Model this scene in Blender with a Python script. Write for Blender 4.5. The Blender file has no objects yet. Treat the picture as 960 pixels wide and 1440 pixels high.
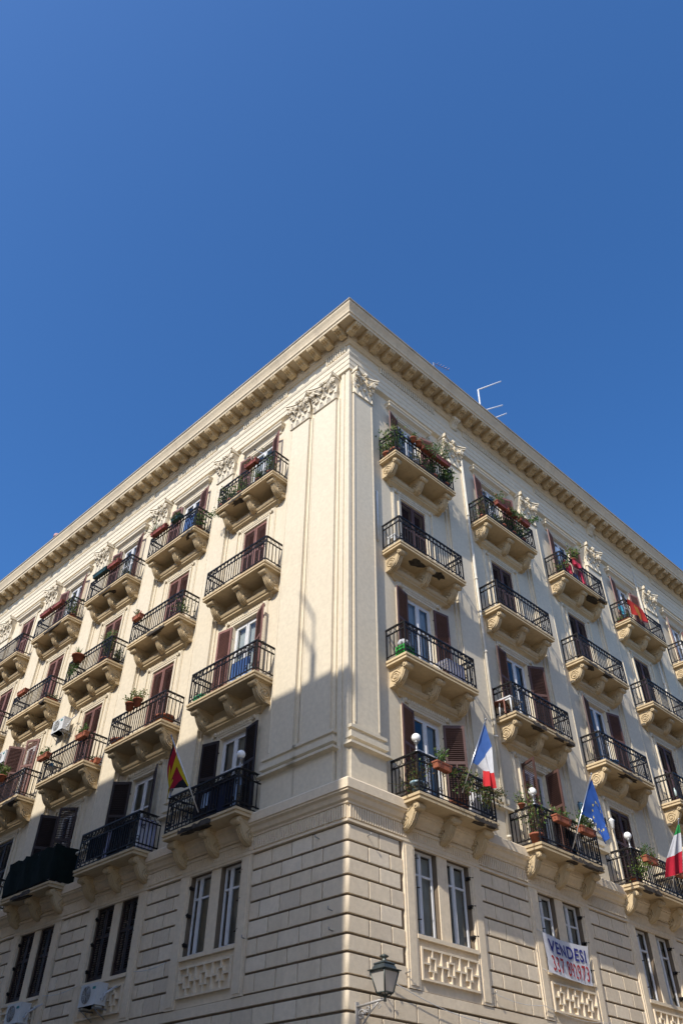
import bpy, bmesh, math, random
from mathutils import Vector, Matrix, Euler

PI = math.pi
SC = bpy.context.scene
COL = SC.collection
R = math.radians
rnd = random.Random(7)

# ------------------------------------------------------------------ frames
# Face 0 runs along +X from the street corner, face 1 runs along DL; s = metres
# from the corner, d = metres out from the wall, z = metres above the ground.
A = 1.6241
TH = A - PI
DL = Vector((math.cos(A), math.sin(A), 0)); NL = Vector((-math.sin(A), math.cos(A), 0))
MIT = 1 / math.tan(A / 2)
LEN = (30.0, 33.0)

def P(F, s, d, z):
    if F == 0: return Vector((s, -d, z))
    v = DL * s + NL * d
    return Vector((v.x, v.y, z))

def FM(F, s, d, z, rz=0.0):
    m = Matrix.Translation((-s if F else s, -d, z)) @ Matrix.Rotation(rz, 4, 'Z')
    return (Matrix.Rotation(TH, 4, 'Z') if F else Matrix.Identity(4)) @ m

# ------------------------------------------------------------------ mesh builder
class MB:
    def __init__(self): self.v = []; self.f = []; self.m = []; self.mi = 0; self.smooth = []
    def quad(self, a, b, c, d, sm=False):
        n = len(self.v); self.v += [Vector(p) for p in (a, b, c, d)]
        self.f.append((n, n+1, n+2, n+3)); self.m.append(self.mi); self.smooth.append(sm)
    def poly(self, pts, sm=False):
        n = len(self.v); self.v += [Vector(p) for p in pts]
        self.f.append(tuple(range(n, n+len(pts)))); self.m.append(self.mi); self.smooth.append(sm)
    def faces(self, vs, fs, sm=False):
        n = len(self.v); self.v += [Vector(p) for p in vs]
        for f in fs: self.f.append(tuple(i+n for i in f)); self.m.append(self.mi); self.smooth.append(sm)
    def box(self, x0, x1, y0, y1, z0, z1, M=None):
        vs = [Vector((x, y, z)) for z in (z0, z1) for y in (y0, y1) for x in (x0, x1)]
        if M: vs = [M @ p for p in vs]
        self.faces(vs, [(0,2,3,1),(4,5,7,6),(0,1,5,4),(2,6,7,3),(0,4,6,2),(1,3,7,5)])
    def prism(self, prof, x0, x1, M=None, sm=False):
        # prof: list of (y, z) counter-clockwise seen from +x; extruded along x
        n = len(prof)
        vs = [Vector((x0, y, z)) for y, z in prof] + [Vector((x1, y, z)) for y, z in prof]
        if M: vs = [M @ p for p in vs]
        self.faces(vs, [(i, (i+1) % n, n+(i+1) % n, n+i) for i in range(n)], sm)
        self.faces(vs, [tuple(range(n-1, -1, -1)), tuple(range(n, 2*n))])
    def mould(self, x0, x1, prof, ret=True):
        # moulding along x on the plane y=0 with mitred returns; prof: (d, z)
        rows = []
        for d, z in prof:
            rows.append([(x0-d, 0, z), (x0-d, -d, z), (x1+d, -d, z), (x1+d, 0, z)])
        for a, b in zip(rows, rows[1:]):
            for k in range(3): self.quad(a[k], a[k+1], b[k+1], b[k])
    def tube(self, pts, r, n=6, closed=False, sm=True, r1=None):
        pts = [Vector(p) for p in pts]; L = len(pts); rings = []
        for i, p in enumerate(pts):
            if closed: t = pts[(i+1) % L] - pts[i-1]
            else: t = pts[min(i+1, L-1)] - pts[max(i-1, 0)]
            t.normalize()
            u = t.cross(Vector((0, 0, 1)))
            if u.length < .1: u = t.cross(Vector((0, 1, 0)))
            u.normalize(); w = t.cross(u)
            rr = r if r1 is None else r + (r1 - r) * i / max(1, L-1)
            rings.append([p + (u*math.cos(2*PI*k/n) + w*math.sin(2*PI*k/n))*rr for k in range(n)])
        vs = [q for g in rings for q in g]; fs = []
        for i in range(L if closed else L-1):
            j = (i+1) % L
            for k in range(n): fs.append((i*n+k, i*n+(k+1) % n, j*n+(k+1) % n, j*n+k))
        self.faces(vs, fs, sm)
        if not closed: self.faces(rings[0], [tuple(range(n-1, -1, -1))]); self.faces(rings[-1], [tuple(range(n))])
    def lathe(self, prof, n=16, c=(0, 0, 0), M=None, sm=True):
        c = Vector(c); vs = []
        for r, z in prof:
            for k in range(n):
                p = c + Vector((r*math.cos(2*PI*k/n), r*math.sin(2*PI*k/n), z))
                vs.append(M @ p if M else p)
        fs = []
        for i in range(len(prof)-1):
            for k in range(n): fs.append((i*n+k, i*n+(k+1) % n, (i+1)*n+(k+1) % n, (i+1)*n+k))
        self.faces(vs, fs, sm)
    def sphere(self, c, r, n=14, m=8, sc=(1, 1, 1)):
        c = Vector(c); vs = []; fs = []
        for i in range(m+1):
            a = PI*i/m
            for k in range(n):
                b = 2*PI*k/n
                vs.append(c + Vector((r*sc[0]*math.sin(a)*math.cos(b), r*sc[1]*math.sin(a)*math.sin(b), r*sc[2]*math.cos(a))))
        for i in range(m):
            for k in range(n): fs.append((i*n+k, (i+1)*n+k, (i+1)*n+(k+1) % n, i*n+(k+1) % n))
        self.faces(vs, fs, True)
    def mesh(self, name, mats):
        me = bpy.data.meshes.new(name)
        me.from_pydata([tuple(p) for p in self.v], [], self.f)
        for m in (mats if isinstance(mats, (list, tuple)) else [mats]): me.materials.append(m)
        me.polygons.foreach_set('material_index', self.m)
        me.polygons.foreach_set('use_smooth', self.smooth)
        bm = bmesh.new(); bm.from_mesh(me)
        bmesh.ops.remove_doubles(bm, verts=bm.verts, dist=0.0004)
        bm.to_mesh(me); bm.free(); me.update()
        return me
    def build(self, name, mats, parent=None, M=None):
        return link(name, self.mesh(name, mats), parent, M)

def link(name, data, parent=None, M=None):
    o = bpy.data.objects.new(name, data); COL.objects.link(o)
    if parent: o.parent = parent
    if M is not None: o.matrix_basis = M
    return o

def thing(name, label, cat, M, group=None):
    o = link(name, None, None, M); o.empty_display_size = .2
    return tag(o, label, cat, group)

def tag(o, label, cat, group=None, kind=None):
    if label: o['label'] = label
    if cat: o['category'] = cat
    if group: o['group'] = group
    if kind: o['kind'] = kind
    return o

# ------------------------------------------------------------------ materials
def new_mat(name):
    m = bpy.data.materials.new(name); m.use_nodes = True
    nt = m.node_tree; return m, nt, nt.nodes['Principled BSDF']

def N(nt, t, **k):
    n = nt.nodes.new(t)
    for a, b in k.items(): setattr(n, a, b)
    return n

def mixc(nt, fac, a, b, blend='MIX'):
    n = N(nt, 'ShaderNodeMix', data_type='RGBA', blend_type=blend)
    if hasattr(fac, 'node'): nt.links.new(fac, n.inputs[0])
    else: n.inputs[0].default_value = fac
    for i, c in ((6, a), (7, b)):
        if hasattr(c, 'node'): nt.links.new(c, n.inputs[i])
        else: n.inputs[i].default_value = (*c, 1)
    return n.outputs[2]

def vary(nt, col, k):
    r = N(nt, 'ShaderNodeObjectInfo').outputs['Random']
    q = N(nt, 'ShaderNodeMapRange'); q.inputs[3].default_value = 1-k; q.inputs[4].default_value = 1+k*.7; nt.links.new(r, q.inputs[0])
    h = N(nt, 'ShaderNodeHueSaturation'); nt.links.new(col, h.inputs['Color']); nt.links.new(q.outputs[0], h.inputs['Value'])
    return h.outputs[0]

def ramp(nt, src, p0, p1):
    n = N(nt, 'ShaderNodeMapRange'); n.inputs[1].default_value = p0; n.inputs[2].default_value = p1
    nt.links.new(src, n.inputs[0]); return n.outputs[0]

def noise(nt, scale, detail=4, vec=None, rough=.55):
    n = N(nt, 'ShaderNodeTexNoise'); n.inputs['Scale'].default_value = scale; n.inputs['Detail'].default_value = detail
    n.inputs['Roughness'].default_value = rough
    if vec is not None: nt.links.new(vec, n.inputs['Vector'])
    return n.outputs['Fac']

def plaster(name, c, dirt, streak=.35, bump=.25, rough=.85, blotch=.5, rand=0):
    m, nt, b = new_mat(name)
    g = N(nt, 'ShaderNodeNewGeometry').outputs['Position']
    mp = N(nt, 'ShaderNodeMapping'); mp.inputs['Scale'].default_value = (2.2, 2.2, .16); nt.links.new(g, mp.inputs[0])
    big = ramp(nt, noise(nt, .55, 5, g), .42, .72)
    st = ramp(nt, noise(nt, 1.0, 5, mp.outputs[0], .65), .54, .78)
    fine = ramp(nt, noise(nt, 9, 5, g), .35, .75)
    c2 = tuple(x*.9 for x in c); c3 = tuple(min(1, x*1.05) for x in c)
    col = mixc(nt, fine, c2, c3)
    def mul(s, k):
        q = N(nt, 'ShaderNodeMath', operation='MULTIPLY'); nt.links.new(s, q.inputs[0]); q.inputs[1].default_value = k; return q.outputs[0]
    col = mixc(nt, mul(big, blotch), col, tuple((x+y)/2 for x, y in zip(c, dirt)))
    col = mixc(nt, mul(st, streak), col, dirt)
    if rand: col = vary(nt, col, rand)
    nt.links.new(col, b.inputs['Base Color'])
    b.inputs['Roughness'].default_value = rough; b.inputs['Specular IOR Level'].default_value = .25
    bp = N(nt, 'ShaderNodeBump'); bp.inputs['Strength'].default_value = bump; bp.inputs['Distance'].default_value = .02
    nt.links.new(noise(nt, 28, 6, g, .7), bp.inputs['Height']); nt.links.new(bp.outputs[0], b.inputs['Normal'])
    return m

def simple(name, c, rough=.6, metal=0, var=.25, scale=6, bump=0, spec=.4, c2=None, rand=0):
    m, nt, b = new_mat(name)
    g = N(nt, 'ShaderNodeTexCoord').outputs['Object']
    f = ramp(nt, noise(nt, scale, 4, g), .35, .7)
    d = c2 if c2 else tuple(x*(1-var) for x in c)
    col = mixc(nt, f, d, c)
    if rand: col = vary(nt, col, rand)
    nt.links.new(col, b.inputs['Base Color'])
    b.inputs['Roughness'].default_value = rough; b.inputs['Metallic'].default_value = metal
    b.inputs['Specular IOR Level'].default_value = spec
    if bump:
        bp = N(nt, 'ShaderNodeBump'); bp.inputs['Strength'].default_value = bump; bp.inputs['Distance'].default_value = .01
        nt.links.new(noise(nt, scale*6, 4, g), bp.inputs['Height']); nt.links.new(bp.outputs[0], b.inputs['Normal'])
    return m

def leafy(name, c, c2):
    m, nt, b = new_mat(name)
    g = N(nt, 'ShaderNodeNewGeometry')
    f = ramp(nt, noise(nt, 14, 2, g.outputs['Position']), .35, .65)
    nt.links.new(mixc(nt, f, c, c2), b.inputs['Base Color'])
    b.inputs['Roughness'].default_value = .5; b.inputs['Specular IOR Level'].default_value = .35
    t = N(nt, 'ShaderNodeBsdfTranslucent'); nt.links.new(mixc(nt, f, c, c2), t.inputs[0])
    mx = N(nt, 'ShaderNodeMixShader'); mx.inputs[0].default_value = .35
    nt.links.new(b.outputs[0], mx.inputs[1]); nt.links.new(t.outputs[0], mx.inputs[2])
    nt.links.new(mx.outputs[0], nt.nodes['Material Output'].inputs[0])
    return m

def cloth(name, c, tr=.3, var=.12):
    m, nt, b = new_mat(name)
    g = N(nt, 'ShaderNodeTexCoord').outputs['Object']
    col = mixc(nt, ramp(nt, noise(nt, 5, 4, g), .35, .7), tuple(x*(1-var) for x in c), c)
    nt.links.new(col, b.inputs['Base Color']); b.inputs['Roughness'].default_value = .85
    b.inputs['Specular IOR Level'].default_value = .15
    t = N(nt, 'ShaderNodeBsdfTranslucent'); nt.links.new(col, t.inputs[0])
    mx = N(nt, 'ShaderNodeMixShader'); mx.inputs[0].default_value = tr
    nt.links.new(b.outputs[0], mx.inputs[1]); nt.links.new(t.outputs[0], mx.inputs[2])
    nt.links.new(mx.outputs[0], nt.nodes['Material Output'].inputs[0])
    return m

def glass_mat():
    m, nt, b = new_mat('window_glass')
    nt.nodes.remove(b)
    tr = N(nt, 'ShaderNodeBsdfTransparent'); tr.inputs[0].default_value = (.78, .84, .86, 1)
    gl = N(nt, 'ShaderNodeBsdfGlossy'); gl.inputs['Roughness'].default_value = .03
    fr = N(nt, 'ShaderNodeFresnel'); fr.inputs[0].default_value = 1.45
    ad = N(nt, 'ShaderNodeMath', operation='ADD', use_clamp=True); ad.inputs[1].default_value = .04
    nt.links.new(fr.outputs[0], ad.inputs[0])
    bp = N(nt, 'ShaderNodeBump'); bp.inputs['Strength'].default_value = .06; bp.inputs['Distance'].default_value = .05
    nt.links.new(noise(nt, 1.5, 1, N(nt, 'ShaderNodeNewGeometry').outputs['Position']), bp.inputs['Height'])
    nt.links.new(bp.outputs[0], gl.inputs['Normal'])
    mx = N(nt, 'ShaderNodeMixShader'); nt.links.new(ad.outputs[0], mx.inputs[0])
    nt.links.new(tr.outputs[0], mx.inputs[1]); nt.links.new(gl.outputs[0], mx.inputs[2])
    nt.links.new(mx.outputs[0], nt.nodes['Material Output'].inputs[0])
    return m

M_WALL = plaster('cream_plaster', (.665, .58, .435), (.44, .35, .23), .34, .08, blotch=.2)
M_PIL = plaster('pilaster_plaster', (.665, .583, .44), (.46, .38, .27), .12, .10, blotch=.2)
M_TRIM = plaster('ochre_trim', (.57, .445, .27), (.26, .19, .115), .42, .25, blotch=.55, rand=.10)
M_CORN = plaster('cornice_plaster', (.62, .515, .36), (.30, .25, .19), .42, .25, blotch=.55)
M_BASE = plaster('rusticated_plaster', (.75, .63, .46), (.44, .345, .23), .30, .3, blotch=.55)
M_BASE2 = plaster('rusticated_plaster_pale', (.78, .665, .50), (.46, .36, .25), .24, .3, blotch=.4)
M_BASE3 = plaster('rusticated_plaster_dull', (.68, .575, .43), (.40, .31, .21), .36, .3, blotch=.6)
M_GROOVE = plaster('joint_plaster', (.17, .13, .09), (.09, .065, .045), .3, .2)
M_SPALL = simple('spalled_concrete', (.085, .07, .055), .95, 0, .6, 9, .8)
M_IRON = simple('black_iron', (.018, .016, .016), .45, .3, .4, 10)
M_SHUT = simple('brown_shutter_paint', (.12, .062, .05), .55, 0, .3, 3, .1, .35, rand=.28)
M_SHUTR = simple('red_shutter_paint', (.245, .120, .098), .55, 0, .3, 3, .1, .35, rand=.28)
M_SHUTD = simple('dark_shutter_paint', (.034, .022, .021), .6, 0, .3, 3, .1, .3, rand=.28)
M_WHITE = simple('white_window_paint', (.66, .66, .66), .45, 0, .12, 4)
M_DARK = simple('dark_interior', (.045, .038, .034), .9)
M_CURT = simple('curtain_fabric', (.74, .73, .70), .9, 0, .2, 3, rand=.45)
M_GLASS = glass_mat()
M_TERRA = simple('terracotta', (.36, .115, .06), .8, 0, .35, 8, .3)
M_PLASR = simple('red_brown_plastic', (.27, .07, .045), .55, 0, .3, 6)
M_DGREEN = simple('dark_green_plastic', (.018, .05, .045), .45, 0, .3, 6)
M_SOIL = simple('soil', (.04, .028, .02), .95)
M_LEAF = [leafy('leaf_green', (.055, .12, .03), (.10, .19, .045)), leafy('leaf_dark', (.028, .06, .02), (.055, .10, .03)),
          leafy('leaf_yellow_green', (.14, .20, .045), (.22, .26, .07)), leafy('leaf_dry', (.17, .11, .045), (.10, .09, .03))]
M_FLOW = simple('red_flower', (.5, .04, .06), .7)
M_FLOWY = simple('yellow_flower', (.75, .5, .05), .7)
M_OPAL = simple('opal_globe', (.86, .86, .84), .25, 0, .03)
M_GREYM = simple('grey_metal', (.33, .33, .33), .4, .6, .3)
M_ALU = simple('aluminium', (.72, .72, .72), .3, .9, .1)
M_PIPE = simple('painted_downpipe', (.60, .55, .45), .5, 0, .2, 4)
M_ACW = simple('ac_white', (.62, .62, .60), .45, 0, .12, 5)
M_ACD = simple('ac_grille', (.05, .05, .05), .6)
M_TEAL = simple('teal_badge', (.02, .25, .25), .5)
M_CABLE = simple('white_cable', (.6, .6, .6), .5)
M_FROST = None

# ------------------------------------------------------------------ building root
bld = thing('apartment_building', 'cream corner apartment block with iron balconies, brown shutters and a bracketed cornice', 'building', Matrix.Identity(4))

ZF = {2: 9.30, 3: 13.18, 4: 17.08, 5: 20.99}
BC = (2.933, 4.387); BP = (4.777, 4.286)
NB = (6, 7)
def bay(F, i): return BC[F] + BP[F]*i
def door(F, i): return bay(F, i) + (.04, .06)[F]
MC = (2.96, 4.37)
def mezz(F, i): return MC[F] + (4.79, 4.27)[F]*i

def sweep(mb, prof, r=0.0, n=1, ends=LEN):
    # profile (d,z) carried along face 1, round the street corner and along face 0
    rows = []
    for d, z in prof:
        row = [P(1, ends[1], d, z)]
        if r > 0:
            dc = d - r; c = P(0, -dc*MIT, dc, z)
            a0 = math.atan2(NL.y, NL.x); a1 = -PI/2
            if a0 > 0: a0 -= 2*PI
            for k in range(n+1):
                a = a0 + (a1-a0)*k/n
                row.append(c + Vector((math.cos(a), math.sin(a), 0))*r)
        else: row.append(P(0, -d*MIT, d, z))
        row.append(P(0, ends[0], d, z)); rows.append(row)
    for a, b in zip(rows, rows[1:]):
        for k in range(len(a)-1): mb.quad(a[k], a[k+1], b[k+1], b[k])

def wall_grid(mb, F, s0, s1, z0, z1, d, holes, rev=.22, room=1.3):
    ss = sorted({s0, s1, *[h[0] for h in holes], *[h[1] for h in holes]})
    zs = sorted({z0, z1, *[h[2] for h in holes], *[h[3] for h in holes]})
    for a, b in zip(ss, ss[1:]):
        for c, e in zip(zs, zs[1:]):
            ms, mz = (a+b)/2, (c+e)/2
            if any(h[0] < ms < h[1] and h[2] < mz < h[3] for h in holes): continue
            mb.mi = 0
            mb.quad(P(F, a, d, c), P(F, b, d, c), P(F, b, d, e), P(F, a, d, e))
    for a, b, c, e in holes:
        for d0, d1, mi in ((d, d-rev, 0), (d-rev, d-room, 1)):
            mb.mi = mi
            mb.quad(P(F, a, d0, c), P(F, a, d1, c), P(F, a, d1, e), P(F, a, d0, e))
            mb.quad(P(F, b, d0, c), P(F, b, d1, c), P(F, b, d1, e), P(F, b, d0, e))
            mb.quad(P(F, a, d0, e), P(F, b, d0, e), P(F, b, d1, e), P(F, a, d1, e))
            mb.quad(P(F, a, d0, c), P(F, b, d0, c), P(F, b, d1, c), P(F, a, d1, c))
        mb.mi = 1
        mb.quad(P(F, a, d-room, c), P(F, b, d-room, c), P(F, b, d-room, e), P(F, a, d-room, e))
    mb.mi = 0

DH = 2.78
HB = .36; HW = 1.02   # mezzanine lights: from .18 to 1.02 either side
for F in (0, 1):
    mb = MB(); holes = []
    for i in range(NB[F]):
        for f in (2, 3, 4, 5):
            c = door(F, i); holes.append((c-.6, c+.6, ZF[f]+.02, ZF[f]+DH))
    wall_grid(mb, F, 0, LEN[F], 9.0, 24.7, 0, holes)
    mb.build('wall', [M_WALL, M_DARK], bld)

# door surround with its panel strips, fret frieze (or hood on the top floor): one part per door
def surround_mesh(top):
    mb = MB(); c = 0; z = 0
    for k in (-1, 1):
        mb.box(*sorted((c+k*.612, c+k*.73)), -.035, -.002, z+.03, z+DH+.03)
        mb.box(*sorted((c+k*.70, c+k*.735)), -.055, -.03, z+.03, z+DH+.13)
        if not top:
            mb.box(*sorted((c+k*.93, c+k*1.0)), -.05, -.002, z+.03, z+DH+.30)
            mb.box(*sorted((c+k*1.0, c+k*1.035)), -.03, -.002, z+.03, z+DH+.30)
    mb.box(c-.735, c+.735, -.036, -.002, z+DH+.022, z+DH+.165)
    mb.box(c-.70, c+.70, -.055, -.034, z+DH+.10, z+DH+.14)
    if not top:
        mb.box(c-1.0, c+1.0, -.045, -.002, z+DH+.16, z+DH+.29)
        for q in range(16):
            x = c-.72+q*.096
            mb.box(x-.03, x+.03, -.062, -.04, z+DH+.18, z+DH+.27)
        for k in (-1, 1):
            mb.lathe([(.0, .03), (.03, .03), (.035, .02), (.06, .025), (.07, -.004)], 12, M=Matrix.Translation((c+k*.86, -.043, z+DH+.225)) @ Matrix.Rotation(PI/2, 4, 'X'))
    else:
        mb.box(c-.98, c+.98, -.05, -.002, z+2.93, z+3.0)
        mb.mould(c-.92, c+.92, [(.0, z+2.98), (.06, z+3.0), (.08, z+3.06), (.16, z+3.12), (.20, z+3.14), (.20, z+3.22), (.24, z+3.27), (.24, z+3.31), (0, z+3.33)])
    return mb.mesh('door_surround', M_PIL)
SUR = {False: surround_mesh(False), True: surround_mesh(True)}
for F in (0, 1):
    for i in range(NB[F]):
        for f in (2, 3, 4, 5): link('door_surround', SUR[f == 5], bld, FM(F, door(F, i), 0, ZF[f]))

# pilasters -----------------------------------------------------------------
def leaf_curl(mb, x, y0, z0, w, h, curl):
    # acanthus leaf: rises and curls outward
    pts = []
    for k in range(6):
        t = k/5
        yy = y0 - curl*t*t*1.0; zz = z0 + h*math.sin(min(1.0, t*1.15)*PI/2) - (h*.22*max(0, t-.75)/.25)
        ww = w*(.75+.5*math.sin(t*PI))*(1 if t < .99 else .45)
        pts.append((ww/2, yy, zz))
    for (a, y, z), (b, y2, z2) in zip(pts, pts[1:]):
        mb.quad((x-a, y, z), (x, y-.025, z), (x, y2-.03, z2), (x-b, y2, z2), True)
        mb.quad((x, y-.025, z), (x+a, y, z), (x+b, y2, z2), (x, y2-.03, z2), True)
        mb.quad((x-b, y2, z2), (x+b, y2, z2), (x+b*.8, y2+.05, z2-.03), (x-b*.8, y2+.05, z2-.03))

def volute(mb, c, r, w, side=1):
    # spiral scroll in the xz plane, thickness w along y
    pts = []
    for k in range(26):
        a = k/25*4.2*PI; rr = r*(1-.8*k/25)
        pts.append((c[0]+side*rr*math.cos(a+PI*.5), c[1], c[2]+rr*math.sin(a+PI*.5)))
    mb.tube(pts, w, 5)
    mb.sphere(c, r*.28, 8, 5)

def capital_mesh(w):
    mb = MB(); h = 1.18; y = -.13
    mb.tube([(-w/2-.03, y-.02, .02), (w/2+.03, y-.02, .02)], .035, 6)
    # bell
    for k in range(6):
        t0, t1 = k/6, (k+1)/6
        f = lambda t: (w/2*(1+.10*t**2.5), y-.02-.12*t**2.2, .05+t*(h-.22))
        a, b = f(t0), f(t1)
        mb.quad((-a[0], a[1], a[2]), (a[0], a[1], a[2]), (b[0], b[1], b[2]), (-b[0], b[1], b[2]), True)
        for s in (-1, 1): mb.quad((s*a[0], a[1], a[2]), (s*b[0], b[1], b[2]), (s*b[0], 0, b[2]), (s*a[0], 0, a[2]))
    n = 3
    for q in range(n): leaf_curl(mb, -w/2+w*(q+.5)/n, y-.01, .06, w/n*.62, .40, .11)
    for q in range(n+1): leaf_curl(mb, (-w/2+w*q/n)*.94, y-.03, .3, w/n*.5, .42, .13)
    for s in (-1, 1):
        volute(mb, (s*(w/2-.02), y-.18, h-.31), .14, .036, s)
        volute(mb, (s*.11, y-.17, h-.32), .085, .025, -s)
        leaf_curl(mb, s*(w/2-.03), y-.1, h-.62, .16, .26, .12)
        mb.tube([(s*.18, y-.1, .55), (s*.24, y-.15, .75), (s*(w/2-.03), y-.16, h-.2)], .03, 5)
    # abacus, concave
    m = 12
    for k in range(m):
        x0, x1 = -1+2*k/m, -1+2*(k+1)/m
        g = lambda x: (x*(w/2+.08), y-.09-.19*abs(x)**2)
        for (z0, z1, e) in ((h-.15, h-.07, 0), (h-.06, h, .03)):
            a, b = g(x0), g(x1)
            mb.quad((a[0], a[1]-e, z0), (b[0], b[1]-e, z0), (b[0], b[1]-e, z1), (a[0], a[1]-e, z1), True)
            mb.quad((a[0], a[1]-e, z0), (a[0], 0, z0), (b[0], 0, z0), (b[0], b[1]-e, z0))
            mb.quad((a[0], a[1]-e, z1), (b[0], b[1]-e, z1), (b[0], 0, z1), (a[0], 0, z1))
    for s in (-1, 1): mb.quad((s*(w/2+.08), y-.28, h-.15), (s*(w/2+.08), 0, h-.15), (s*(w/2+.08), 0, h), (s*(w/2+.08), y-.28, h))
    mb.sphere((0, y-.17, h-.08), .1, 8, 6); 
    for k in range(6): mb.sphere((.085*math.cos(k*PI/3), y-.19, h-.08+.085*math.sin(k*PI/3)), .045, 6, 4)
    return mb

CAPS = {}
def pilaster(F, s0, s1, w_cap=None, ped=True, ret=True):
    sg = -1 if F else 1
    c = (s0+s1)/2*sg; w = s1-s0
    M = FM(F, (s0+s1)/2, 0, 0)
    mb = MB()
    zb, zt = 10.82, 23.42
    mb.box(-w/2-.10, w/2+.10, -.05, .0, zb, zt)          # backing strip
    mb.box(-w/2, w/2, -.13, -.045, zb, zt)
    mb.box(-w/2+.0, -w/2+.045, -.145, -.12, zb+.1, zt-.1); mb.box(w/2-.045, w/2, -.145, -.12, zb+.1, zt-.1)
    mb.mould(-w/2+.02, w/2-.02, [(.13, zb+.02), (.20, zb-.02), (.20, zb-.10), (.15, zb-.12), (.15, zb-.2), (.22, zb-.22), (.22, zb-.36), (.15, zb-.40), (.15, zb-.46), (.29, zb-.5), (.29, zb-.56), (.17, zb-.60), (.17, 9.3)])
    o = mb.build('pilaster', M_PIL, bld, M)
    k = round(w, 2)
    if k not in CAPS: CAPS[k] = capital_mesh(w).mesh('capital', M_PIL)
    link('capital', CAPS[k], o, Matrix.Translation((0, 0, 23.42)))
    return o
pilaster(0, .10, 1.0); pilaster(1, .50, 1.60); pilaster(1, 1.84, 2.78)
for i in range(NB[0]-1): pilaster(0, bay(0, i)+BP[0]/2-.52, bay(0, i)+BP[0]/2+.52)
for i in range(NB[1]-1): pilaster(1, bay(1, i)+BP[1]/2-.47, bay(1, i)+BP[1]/2+.47)
# corner strip
mb = MB()
rows = [[P(1, .30, 0, z), P(1, .30, .08, z), P(1, .16, .08, z), P(1, .16, .04, z), P(1, .09, .04, z), P(1, .09, .08, z), P(0, -.08*MIT, .08, z), P(0, .04, .08, z), P(0, .04, 0, z)] for z in (9.3, 24.6)]
for k in range(len(rows[0])-1): mb.quad(rows[0][k], rows[0][k+1], rows[1][k+1], rows[1][k])
mb.build('corner_strip', M_PIL, bld)

# entablature and cornice ------------------------------------------------------
mb = MB()
sweep(mb, [(0, 24.54), (.15, 24.60), (.15, 24.80), (.17, 24.82), (.17, 25.04), (.19, 25.06), (.19, 25.28), (.21, 25.30), (.24, 25.38), (.24, 25.44), (.14, 25.46), (.14, 25.94)])
mb.build('architrave', M_PIL, bld)
mb = MB()
sweep(mb, [(.14, 25.94), (.20, 25.96), (.22, 26.02), (.29, 26.10), (.29, 26.16), (.31, 26.20), (.31, 26.43), (.85, 26.43), (.85, 26.37), (.88, 26.37), (.89, 26.47), (.93, 26.50), (.94, 26.60), (.99, 26.74), (1.05, 26.86), (1.06, 26.96)])
mb.mi = 1
sweep(mb, [(1.06, 26.96), (1.09, 26.965), (1.09, 27.05), (.2, 27.12), (.2, 27.3), (-.15, 27.3), (-.15, 27.05)])
mb.build('cornice', [M_CORN, plaster('weathered_lip', (.30, .27, .23), (.12, .10, .08), .5)], bld)
# fluted frieze between the pilasters, one part per bay
for F in (0, 1):
    hw = BP[F]/2-.85; mb = MB()
    mb.box(-hw, hw, -.165, -.138, 25.55, 25.585); mb.box(-hw, hw, -.165, -.138, 25.895, 25.935)
    k = int(2*hw/.11)
    for q in range(k):
        x = -hw+(q+.5)*2*hw/k; mb.box(x-.026, x+.026, -.215, -.138, 25.58, 25.90)
    me = mb.mesh('fluted_frieze', M_PIL)
    for i in range(NB[F]): link('fluted_frieze', me, bld, FM(F, bay(F, i), 0, 0))
mb = MB(); mb.box(-.5, .5, -.165, -.138, 25.55, 25.585)
for q in range(9): x = -.46+q*.115; mb.box(x-.026, x+.026, -.215, -.138, 25.58, 25.92)
mb.build('fluted_frieze', M_PIL, bld, FM(1, .5, 0, 0))
# modillions: each its own part, shared mesh
mb = MB()
prof = [(-.31, 0), (-.31, -.29), (-.40, -.315), (-.50, -.28), (-.58, -.205), (-.64, -.18), (-.70, -.21), (-.76, -.185), (-.785, -.12), (-.78, -.04), (-.765, 0)]
mb.prism(prof, -.14, .14)
for x in (-.095, 0, .095):
    mb.prism([(-.46, -.28), (-.51, -.31), (-.59, -.23), (-.65, -.21), (-.71, -.24), (-.79, -.20), (-.815, -.12), (-.81, -.04), (-.74, -.03)], x-.026, x+.026)
mb.box(-.165, .165, -.82, -.30, -.035, -.002)
for v in mb.v: v.y *= 1.065
ME_MOD = mb.mesh('modillion', M_TRIM)
for F, s0, st in ((0, -.34, .598), (1, -.06, .672)):
    k = 0
    while s0+k*st < LEN[F]-.5:
        link('modillion', ME_MOD, bld, FM(F, s0+k*st, 0, 26.428)); k += 1
# frieze consoles
mb = MB()
mb.prism([(-.14, 0), (-.2, .02), (-.26, .12), (-.25, .24), (-.32, .34), (-.42, .42), (-.42, .52), (-.14, .52)], -.15, .15)
for x in (-.09, 0, .09): mb.tube([(x, -.2, .02), (x, -.285, .12), (x, -.275, .24), (x, -.35, .34), (x, -.45, .42)], .03, 6)
mb.tube([(-.19, -.40, .45), (.19, -.40, .45)], .07, 8); mb.tube([(-.17, -.2, .05), (.17, -.2, .05)], .06, 8)
ME_CON = mb.mesh('frieze_console', M_PIL)
for s in (5.6, 15.2): link('frieze_console', ME_CON, bld, FM(0, s, 0, 25.58))

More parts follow.
